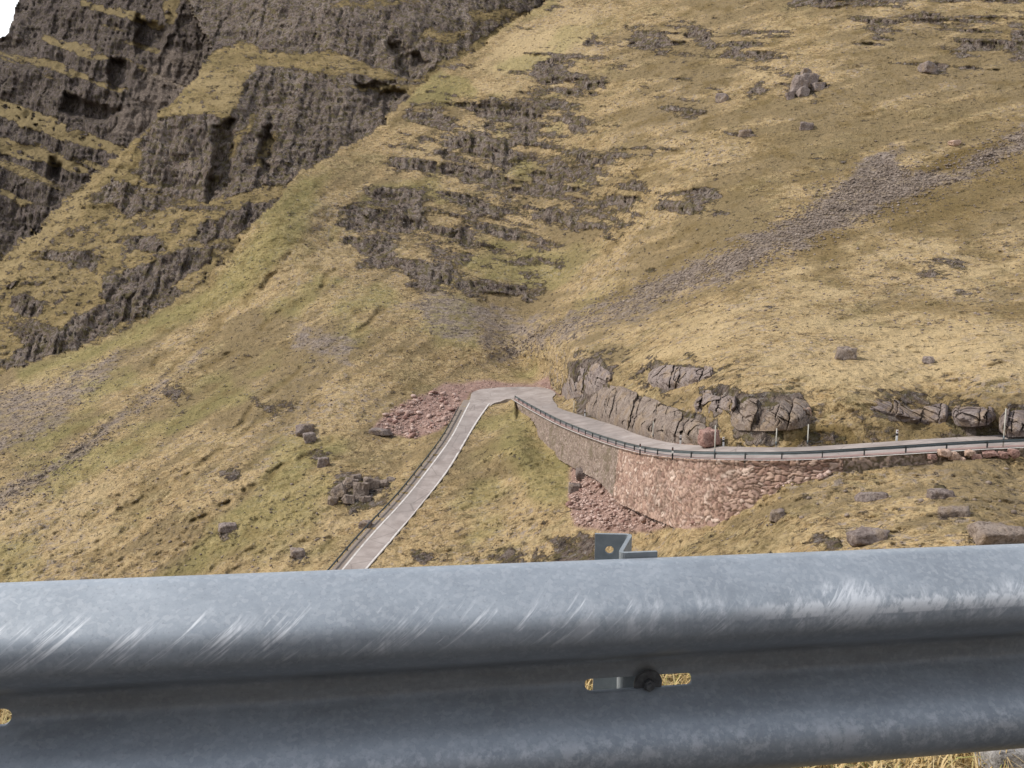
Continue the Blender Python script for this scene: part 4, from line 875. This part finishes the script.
# ------------------------------------------------------------------ near guardrail
def galv():
    t = NT('galvanised steel'); p = t.obj(); sep = t.new('ShaderNodeSeparateXYZ'); t.l(p, sep.inputs[0]); lx, lz = sep.outputs[0], sep.outputs[2]
    cloud = t.noise(t.mapv(p, (1, 1, 2.2)), 7, 6, .65); sp = t.vor(p, 170, 'F1', 'Color'); spn = t.noise(p, 90, 4, .7); spk = t.noise(p, 260, 2, .6)
    c = t.ramp(cloud, [(.3, (.29, .32, .35)), (.52, (.345, .38, .415)), (.7, (.40, .435, .47))])
    c = t.mix(t.math('MULTIPLY', t.mr(spn, .42, .68), .22), c, (.52, .55, .58))
    c = t.mix(t.math('MULTIPLY', t.mr(spk, .45, .25), .3), c, (.2, .205, .215))
    spg = t.new('ShaderNodeSeparateColor'); t.l(sp, spg.inputs[0]); c = t.mix(t.math('MULTIPLY', t.mr(spg.outputs[0], .55, 1.0), .28), c, (.56, .58, .60))
    # blotchy darker grey along the trough
    trough = t.math('MULTIPLY', t.mr(lz, .185, .205, 1, 0), t.mr(lz, .10, .13))
    trough_blotch = t.math('MULTIPLY', trough, t.mr(t.noise(t.mapv(p, (2, 2, 10)), 5, 5, .7), .35, .7))
    c = t.mix(t.math('MULTIPLY', trough_blotch, .35), c, (.20, .20, .195))
    # scuffs along the upper fold: slanting rubbed streaks, and a long bright rub at the right
    q = t.mapv(t.new('ShaderNodeCombineXYZ').outputs[0], (1, 1, 1))
    cmb = t.new('ShaderNodeCombineXYZ'); t.l(t.math('SUBTRACT', lx, t.math('MULTIPLY', lz, 1.3)), cmb.inputs[0]); t.l(t.math('MULTIPLY', lz, .16), cmb.inputs[1]); cmb.inputs[2].default_value = 3.1
    st = t.noise(cmb.outputs[0], 75, 4, .7)
    cmb2 = t.new('ShaderNodeCombineXYZ'); t.l(lx, cmb2.inputs[0]); cmb2.inputs[2].default_value = 8.3
    clump = t.noise(cmb2.outputs[0], 11, 5, .75); edge = t.noise(cmb2.outputs[0], 60, 4, .7)
    hi = t.math('ADD', .276, t.math('MULTIPLY', t.math('SUBTRACT', clump, .5), .05))
    band = t.math('MULTIPLY', t.mr(lz, .222, .25), t.mr(t.math('SUBTRACT', lz, hi), .012, -.006))
    scuff = t.math('MULTIPLY', band, t.mr(st, .52, .66))
    scuff = t.math('MULTIPLY', scuff, t.mr(clump, .36, .56))
    cmb3 = t.new('ShaderNodeCombineXYZ'); t.l(t.math('SUBTRACT', lx, t.math('MULTIPLY', lz, .8)), cmb3.inputs[0]); t.l(t.math('MULTIPLY', lz, .6), cmb3.inputs[1])
    scuff2 = t.math('MULTIPLY', band, t.mr(t.noise(cmb3.outputs[0], 30, 6, .75), .44, .60)); scuff2 = t.math('MULTIPLY', scuff2, t.mr(lx, -.25, .15)); scuff2 = t.math('MULTIPLY', scuff2, t.mr(clump, .38, .56, 0, .9))
    top2 = t.math('ADD', .268, t.math('MULTIPLY', t.math('SUBTRACT', edge, .5), .03))
    rub = t.math('MULTIPLY', t.mr(lz, .249, .252), t.mr(t.math('SUBTRACT', lz, top2), .002, -.003)); rub = t.math('MULTIPLY', rub, t.mr(lx, .10, .22, 0, .85)); rub = t.math('MULTIPLY', rub, t.mr(t.noise(cmb3.outputs[0], 55, 5, .75), .36, .54))
    low = t.math('MULTIPLY', t.mr(lz, .10, .085), t.mr(lz, .045, .06)); low = t.math('MULTIPLY', low, t.mr(t.math('ADD', t.noise(p, 45, 6, .75), t.math('MULTIPLY', clump, .4)), .66, .8, 0, .35))
    m = t.math('MAXIMUM', t.math('MAXIMUM', scuff, scuff2), t.math('MAXIMUM', rub, low))
    c = t.mix(m, c, (.74, .755, .77))
    rough = t.math('ADD', .46, t.math('MULTIPLY', cloud, .15))
    t.bump(t.math('ADD', spn, t.math('MULTIPLY', t.noise(p, 28, 4, .6), .6)), .12, .0015)
    return t.done(c, rough, .42, spec=.4)
M_GALV = galv()
t = NT('dull steel post'); M_POST = t.done(t.ramp(t.noise(t.obj(), 30, 5, .65), [(.3, (.20, .225, .24)), (.7, (.32, .345, .36))]), .6, .3, .35)
t = NT('dark bolt steel'); M_BOLT = t.done(t.ramp(t.noise(t.obj(), 120, 4, .6), [(.3, (.085, .088, .092)), (.7, (.19, .195, .20))]), .55, .4, .4)
gr = empty('guardrail', Vector(base0)-Vector((0, 0, .70)), 'large scuffed galvanised steel guardrail close across the foreground', 'guardrail', None)
slope = math.atan2(rd[2], math.hypot(rd[0], rd[1]))
rotm = Matrix.Rotation(yaw, 4, 'Z') @ Matrix.Rotation(-slope, 4, 'Y')
xs_mid = (RRp-RL)*.56+RL
# smooth W section: (depth towards the viewer, height)
ctrl = [(.000, .0), (.004, .002), (.030, .014), (.058, .030), (.076, .046), (.083, .066), (.079, .084), (.060, .104), (.034, .119), (.010, .133), (.0015, .141), (.0, .148), (.0, .155), (.0, .162), (.0015, .169), (.010, .177), (.034, .191), (.060, .206), (.079, .226), (.083, .244), (.076, .264), (.060, .279), (.036, .294), (.018, .303), (.008, .3075), (.000, .309), (-.010, .309)]
pf = np.array(ctrl); pf[:, 1] = np.where(pf[:, 1] < .155, .155-(.155-pf[:, 1])*1.055, pf[:, 1])
def cr_spline(pts, k):
    out = []
    for i in range(len(pts)-1):
        p0, p1, p2, p3 = pts[max(i-1, 0)], pts[i], pts[i+1], pts[min(i+2, len(pts)-1)]
        for j in range(k):
            u = j/k; out.append(.5*((2*p1)+(-p0+p2)*u+(2*p0-5*p1+4*p2-p3)*u*u+(-p0+3*p1-3*p2+p3)*u**3))
    out.append(pts[-1]); return np.array(out)
prof = cr_spline(pf, 4)
tn = np.gradient(prof, axis=0); tn /= np.linalg.norm(tn, axis=1)[:, None]; nm = np.stack([tn[:, 1], -tn[:, 0]], 1)
inner = prof-nm*.0035
ring = np.concatenate([prof, inner[::-1]]); na = 121
axs = np.linspace(-3.2, 3.2, na)
ZO = .310
vv = np.array([[[a, -d, h] for d, h in ring] for a in axs]).reshape(-1, 3)
vv[:, 2] += 0
i_ = np.arange(len(vv)).reshape(na, len(ring)); j_ = np.roll(i_, -1, 1)
f_ = np.stack([i_[:-1], j_[:-1], j_[1:], i_[1:]], 2).reshape(-1, 4)
me = mesh_np('rail_beam', vv, f_)
bmx = bmesh.new(); bmx.from_mesh(me); bmx.verts.ensure_lookup_table()
for k in (0, na-1):
    try: bmx.faces.new([bmx.verts[int(q_)] for q_ in i_[k]])
    except Exception: pass
bmesh.ops.recalc_face_normals(bmx, faces=bmx.faces[:]); bmx.to_mesh(me); bmx.free()
beam = link('rail_beam', me, M_GALV, gr)
loc_beam = Matrix.Translation(Vector(xs_mid)) @ rotm @ Matrix.Translation((0, 0, -ZO))
beam.matrix_parent_inverse = Matrix.Identity(4)
beam.matrix_local = Matrix.Translation(-Vector(gr.location)) @ loc_beam
def to_local(px, py):
    """where the sight line through (px, py) meets the beam's back plane, in beam coordinates"""
    inv = loc_beam.inverted(); o = inv @ Vector((0, 0, 0)); d = (inv @ Vector(P(px, py, 1.0)))-o; k = -o.y/d.y; return o+d*k
sl, sr, bc = to_local(584, 685.5), to_local(691, 675.5), to_local(646, 681)
lh, rh = to_local(4, 716), to_local(1030, 650)
zc_ = (sl.z+sr.z)/2
def stadium(bm, x0, x1, zz, r, n=10):
    pts = [(x0+r+r*math.cos(math.pi/2+math.pi*i/n), zz+r*math.sin(math.pi/2+math.pi*i/n)) for i in range(n+1)]+[(x1-r+r*math.cos(-math.pi/2+math.pi*i/n), zz+r*math.sin(-math.pi/2+math.pi*i/n)) for i in range(n+1)]
    a = [bm.verts.new((x, -.03, z_)) for x, z_ in pts]; b = [bm.verts.new((x, .03, z_)) for x, z_ in pts]
    bm.faces.new(a); bm.faces.new(b[::-1])
    for i in range(len(a)): bm.faces.new((a[i], b[i], b[(i+1) % len(a)], a[(i+1) % len(a)]))
bmc = bmesh.new()
stadium(bmc, sl.x, sr.x, zc_, .0068); stadium(bmc, lh.x-.03, lh.x+.009, lh.z, .0095); stadium(bmc, rh.x-.010, rh.x+.03, rh.z, .0095)
bmesh.ops.recalc_face_normals(bmc, faces=bmc.faces[:])
cm = bpy.data.meshes.new('cutter'); bmc.to_mesh(cm); bmc.free()
co = bpy.data.objects.new('cutter', cm); COL.objects.link(co); co.matrix_world = loc_beam
bpy.context.view_layer.update()
md = beam.modifiers.new('holes', 'BOOLEAN'); md.operation = 'DIFFERENCE'; md.object = co; md.solver = 'EXACT'
dg = bpy.context.evaluated_depsgraph_get(); nm_ = bpy.data.meshes.new_from_object(beam.evaluated_get(dg)); nm_.name = 'rail_beam'
beam.modifiers.clear(); beam.data = nm_; bpy.data.objects.remove(co)
if len(nm_.materials) == 0: nm_.materials.append(M_GALV)
for pl_ in nm_.polygons: pl_.use_smooth = True
try: nm_.set_sharp_from_angle(angle=R(40))
except Exception: pass
# Z section post standing behind the beam
def on_plane(px, py, zz): return Vector(P(px, py, zz/float(s_of(py))))
zt = -.440
A0, A1 = on_plane(595, 533.5, zt), on_plane(631, 534, zt); B0, B1 = on_plane(620, 552.5, zt), on_plane(657, 551, zt)
def plate(bm, a, b, th, zlo, zhi):
    d = (b-a); L_ = d.length; c = (a+b)/2; an = math.atan2(d.y, d.x)
    return bx(bm, (c.x, c.y, (zlo+zhi)/2), (L_, th, zhi-zlo), Matrix.Rotation(an, 3, 'Z'))
def zpost():
    path = [A0, A1+(A1-A0)*.0, B0, B1]; th = .0055
    # bent sheet with rounded corners
    pts = []
    for i, p in enumerate(path):
        p2 = Vector((p.x, p.y))
        if i in (0, len(path)-1): pts.append(p2); continue
        a = Vector((path[i-1].x, path[i-1].y)); b = Vector((path[i+1].x, path[i+1].y)); r_ = .010
        pa = p2+(a-p2).normalized()*r_; pb = p2+(b-p2).normalized()*r_
        for k in range(7):
            u = k/6; pts.append(pa*(1-u)**2+p2*2*u*(1-u)+pb*u*u)
    P2 = np.array([q[:] for q in pts]); tg = np.gradient(P2, axis=0); tg /= np.linalg.norm(tg, axis=1)[:, None]; nn = np.stack([-tg[:, 1], tg[:, 0]], 1)
    o1, o2 = P2+nn*th/2, P2-nn*th/2; rg = np.concatenate([o1, o2[::-1]]); zs = [zt, -1.5]
    bm = bmesh.new(); rows = [[bm.verts.new((x, y, z_)) for x, y in rg] for z_ in zs]; n = len(rg); half = len(P2)
    for i in range(n): bm.faces.new((rows[0][i], rows[0][(i+1) % n], rows[1][(i+1) % n], rows[1][i]))
    for row in rows:
        for i in range(half-1): bm.faces.new((row[i], row[i+1], row[n-2-i], row[n-1-i]))
    bmesh.ops.recalc_face_normals(bm, faces=bm.faces[:])
    bmesh.ops.translate(bm, verts=bm.verts, vec=-Vector(gr.location)); return bm
post = bm_obj('post', zpost(), M_POST, gr)
hp = on_plane(609.5, 550, 0) if False else None
# bolt hole through the rear flange
rayd = Vector(P(609.5, 549.5, 1.0)); nf = Vector((-(A1-A0).y, (A1-A0).x, 0)).normalized(); kk = A0.dot(nf)/rayd.dot(nf); hc = rayd*kk
bmh = bmesh.new(); cyl(bmh, Vector(hc)-nf*.02-Vector(gr.location), Vector(hc)+nf*.02-Vector(gr.location), .0062, None, 20)
hm = bpy.data.meshes.new('h'); bmh.to_mesh(hm); bmh.free(); ho = bpy.data.objects.new('h', hm); COL.objects.link(ho); ho.location = gr.location
bpy.context.view_layer.update()
md = post.modifiers.new('hole', 'BOOLEAN'); md.operation = 'DIFFERENCE'; md.object = ho; md.solver = 'EXACT'
dg = bpy.context.evaluated_depsgraph_get(); nm2 = bpy.data.meshes.new_from_object(post.evaluated_get(dg)); nm2.name = 'post'
post.modifiers.clear(); post.data = nm2; bpy.data.objects.remove(ho)
if len(nm2.materials) == 0: nm2.materials.append(M_POST)
# bolt and washer
def local_obj(name, bm, mat, parent, smooth=False):
    o = bm_obj(name, bm, mat, parent, smooth); o.matrix_local = (Matrix.Translation(-Vector(gr.location)) @ loc_beam) if parent is gr else Matrix.Identity(4); return o
bm = bmesh.new(); x0, z0 = bc.x, bc.z
cyl(bm, (x0, -.0060, z0), (x0, -.0100, z0), .0205, .0201, 40)
bmesh.ops.bevel(bm, geom=[e for e in bm.edges if e.calc_face_angle(0) > .6], offset=.0012, segments=2, affect='EDGES')
wsh = local_obj('washer', bm, M_BOLT, gr)
bm = bmesh.new(); cyl(bm, (x0, -.0097, z0), (x0, -.0165, z0), .0088, .0082, 6); cyl(bm, (x0, -.0160, z0), (x0, -.0205, z0), .0056, .0050, 18); cyl(bm, (x0, .0, z0), (x0, .03, z0), .005, None, 12)
bolt = local_obj('bolt', bm, M_BOLT, gr)

# ------------------------------------------------------------------ verge: dry grass and a stone
def blades(n, a0, a1, o0, o1, hmin, hmax):
    a = rng.uniform(a0, a1, n); o = rng.uniform(o0, o1, n); cl = fbm(a*2.2, o*2.2, a*0, 3)
    keep = cl > -.6; a, o, cl = a[keep], o[keep], cl[keep]; n = len(a)
    root = np.stack([base0[0]+math.cos(yaw)*a+nb[0]*o, base0[1]+math.sin(yaw)*a+nb[1]*o, base0[2]-.70+a*rd[2]*.8-.03-np.clip(o-1.6, 0, 3)*.5], 1)
    h = rng.uniform(hmin, hmax, n)*(.75+cl*.5); az = rng.uniform(0, 6.28, n); ln = rng.uniform(.25, 1.3, n); wd = rng.uniform(.0012, .0028, n)
    d = np.stack([np.cos(az), np.sin(az), az*0], 1); sd = np.stack([-np.sin(az), np.cos(az), az*0], 1); up = np.array([0, 0, 1.])
    rows = []
    for f, wf in ((0, 1), (.45, .85), (.8, .5), (1, .1)):
        c = root+d*(h*ln*f**1.7)[:, None]+up*(h*(f-.35*f*f*ln))[:, None]; rows += [c-sd*(wd*wf)[:, None], c+sd*(wd*wf)[:, None]]
    vv = np.stack(rows, 1).reshape(-1, 3); b = np.arange(n)[:, None]*8
    f_ = np.concatenate([b+np.array([[0, 1, 3, 2]]), b+np.array([[2, 3, 5, 4]]), b+np.array([[4, 5, 7, 6]])])
    me = mesh_np('grass', vv, f_); attr(me, 'tint', np.repeat(rng.random(n), 8)); return me
t = NT('dry straw blades'); M_BLADE = t.done(t.ramp(t.at('tint'), [(0, (.30, .20, .08)), (.35, (.46, .33, .15)), (.75, (.62, .48, .26)), (1, (.26, .27, .08))]), .8, spec=.15)
setp(link('grass', blades(80000, -1.6, 3.6, .05, 2.3, .04, .13), M_BLADE), kind='stuff')
def near_pt(px, py, zz): return P(px, py, zz/float(s_of(py)))
vp = near_pt(1012, 764, nearz(.9)+.0)
me = rock_mesh(901, (.24, .2, .13), 4, 9, .04, .3); me.materials.append(simple_rock('speckled grey stone', (.16, .145, .135), (.27, .255, .24), (.38, .36, .34), 30))
o = bpy.data.objects.new('boulder', me); COL.objects.link(o); o.location = Vector(vp)+Vector((.03, .02, .0)); setp(o, 'grey stone lying in dry grass below the near guardrail, bottom right corner', 'boulder')

# ------------------------------------------------------------------ light, sky, camera
EL, AZ = R(45), R(-86)           # azimuth measured from the view direction, negative to the left
S = Vector((math.sin(AZ)*math.cos(EL), math.cos(AZ)*math.cos(EL), math.sin(EL)))
sun = bpy.data.lights.new('sun', 'SUN'); sun.energy = 3.4; sun.angle = R(.53); sun.color = (1, .955, .88)
so = bpy.data.objects.new('sun', sun); COL.objects.link(so); so.rotation_euler = S.to_track_quat('Z', 'Y').to_euler()
w = bpy.data.worlds.new('World'); sc.world = w; w.use_nodes = True; nt = w.node_tree
bg = nt.nodes['Background']; sky = nt.nodes.new('ShaderNodeTexSky'); sky.sky_type = 'NISHITA'; sky.sun_disc = False
sky.sun_elevation = EL; sky.sun_rotation = AZ; sky.altitude = 400; sky.dust_density = 2.0; sky.air_density = 1.0; sky.ozone_density = 1.0
def wn(typ, **kw):
    n = nt.nodes.new(typ)
    for k, v in kw.items(): setattr(n, k, v)
    return n
tc = wn('ShaderNodeTexCoord'); sx = wn('ShaderNodeSeparateXYZ'); nt.links.new(tc.outputs['Generated'], sx.inputs[0])
cn = wn('ShaderNodeTexNoise'); cn.inputs['Scale'].default_value = 3.2; cn.inputs['Detail'].default_value = 7; cn.inputs['Roughness'].default_value = .6
mpn = wn('ShaderNodeMapping'); mpn.inputs['Scale'].default_value = (1, 1, 2.2); nt.links.new(tc.outputs['Generated'], mpn.inputs[0]); nt.links.new(mpn.outputs[0], cn.inputs[0])
el = wn('ShaderNodeMapRange'); nt.links.new(sx.outputs[2], el.inputs[0]); el.inputs[1].default_value = .55; el.inputs[2].default_value = .15; el.inputs[3].default_value = .11; el.inputs[4].default_value = .34
ad = wn('ShaderNodeMath', operation='ADD'); nt.links.new(cn.outputs[0], ad.inputs[0]); nt.links.new(el.outputs[0], ad.inputs[1])
cr = wn('ShaderNodeMapRange', interpolation_type='SMOOTHSTEP'); nt.links.new(ad.outputs[0], cr.inputs[0]); cr.inputs[1].default_value = .54; cr.inputs[2].default_value = .74
mxw = wn('ShaderNodeMix', data_type='RGBA'); nt.links.new(cr.outputs[0], mxw.inputs[0]); nt.links.new(sky.outputs[0], mxw.inputs[6]); mxw.inputs[7].default_value = (8.6, 8.8, 9.1, 1)
nt.links.new(mxw.outputs[2], bg.inputs[0]); bg.inputs[1].default_value = .15
cam = bpy.data.cameras.new('camera'); cam.sensor_width = 36; cam.lens = F/1024*36; cam.clip_start = .02; cam.clip_end = 9000
co_ = bpy.data.objects.new('camera', cam); COL.objects.link(co_); co_.location = (0, 0, 0); co_.rotation_euler = (R(90)-PITCH, 0, 0); sc.camera = co_
vs = sc.view_settings; vs.view_transform = 'Standard'; vs.look = 'None'; vs.gamma = 1; vs.use_curve_mapping = False; vs.exposure = .10
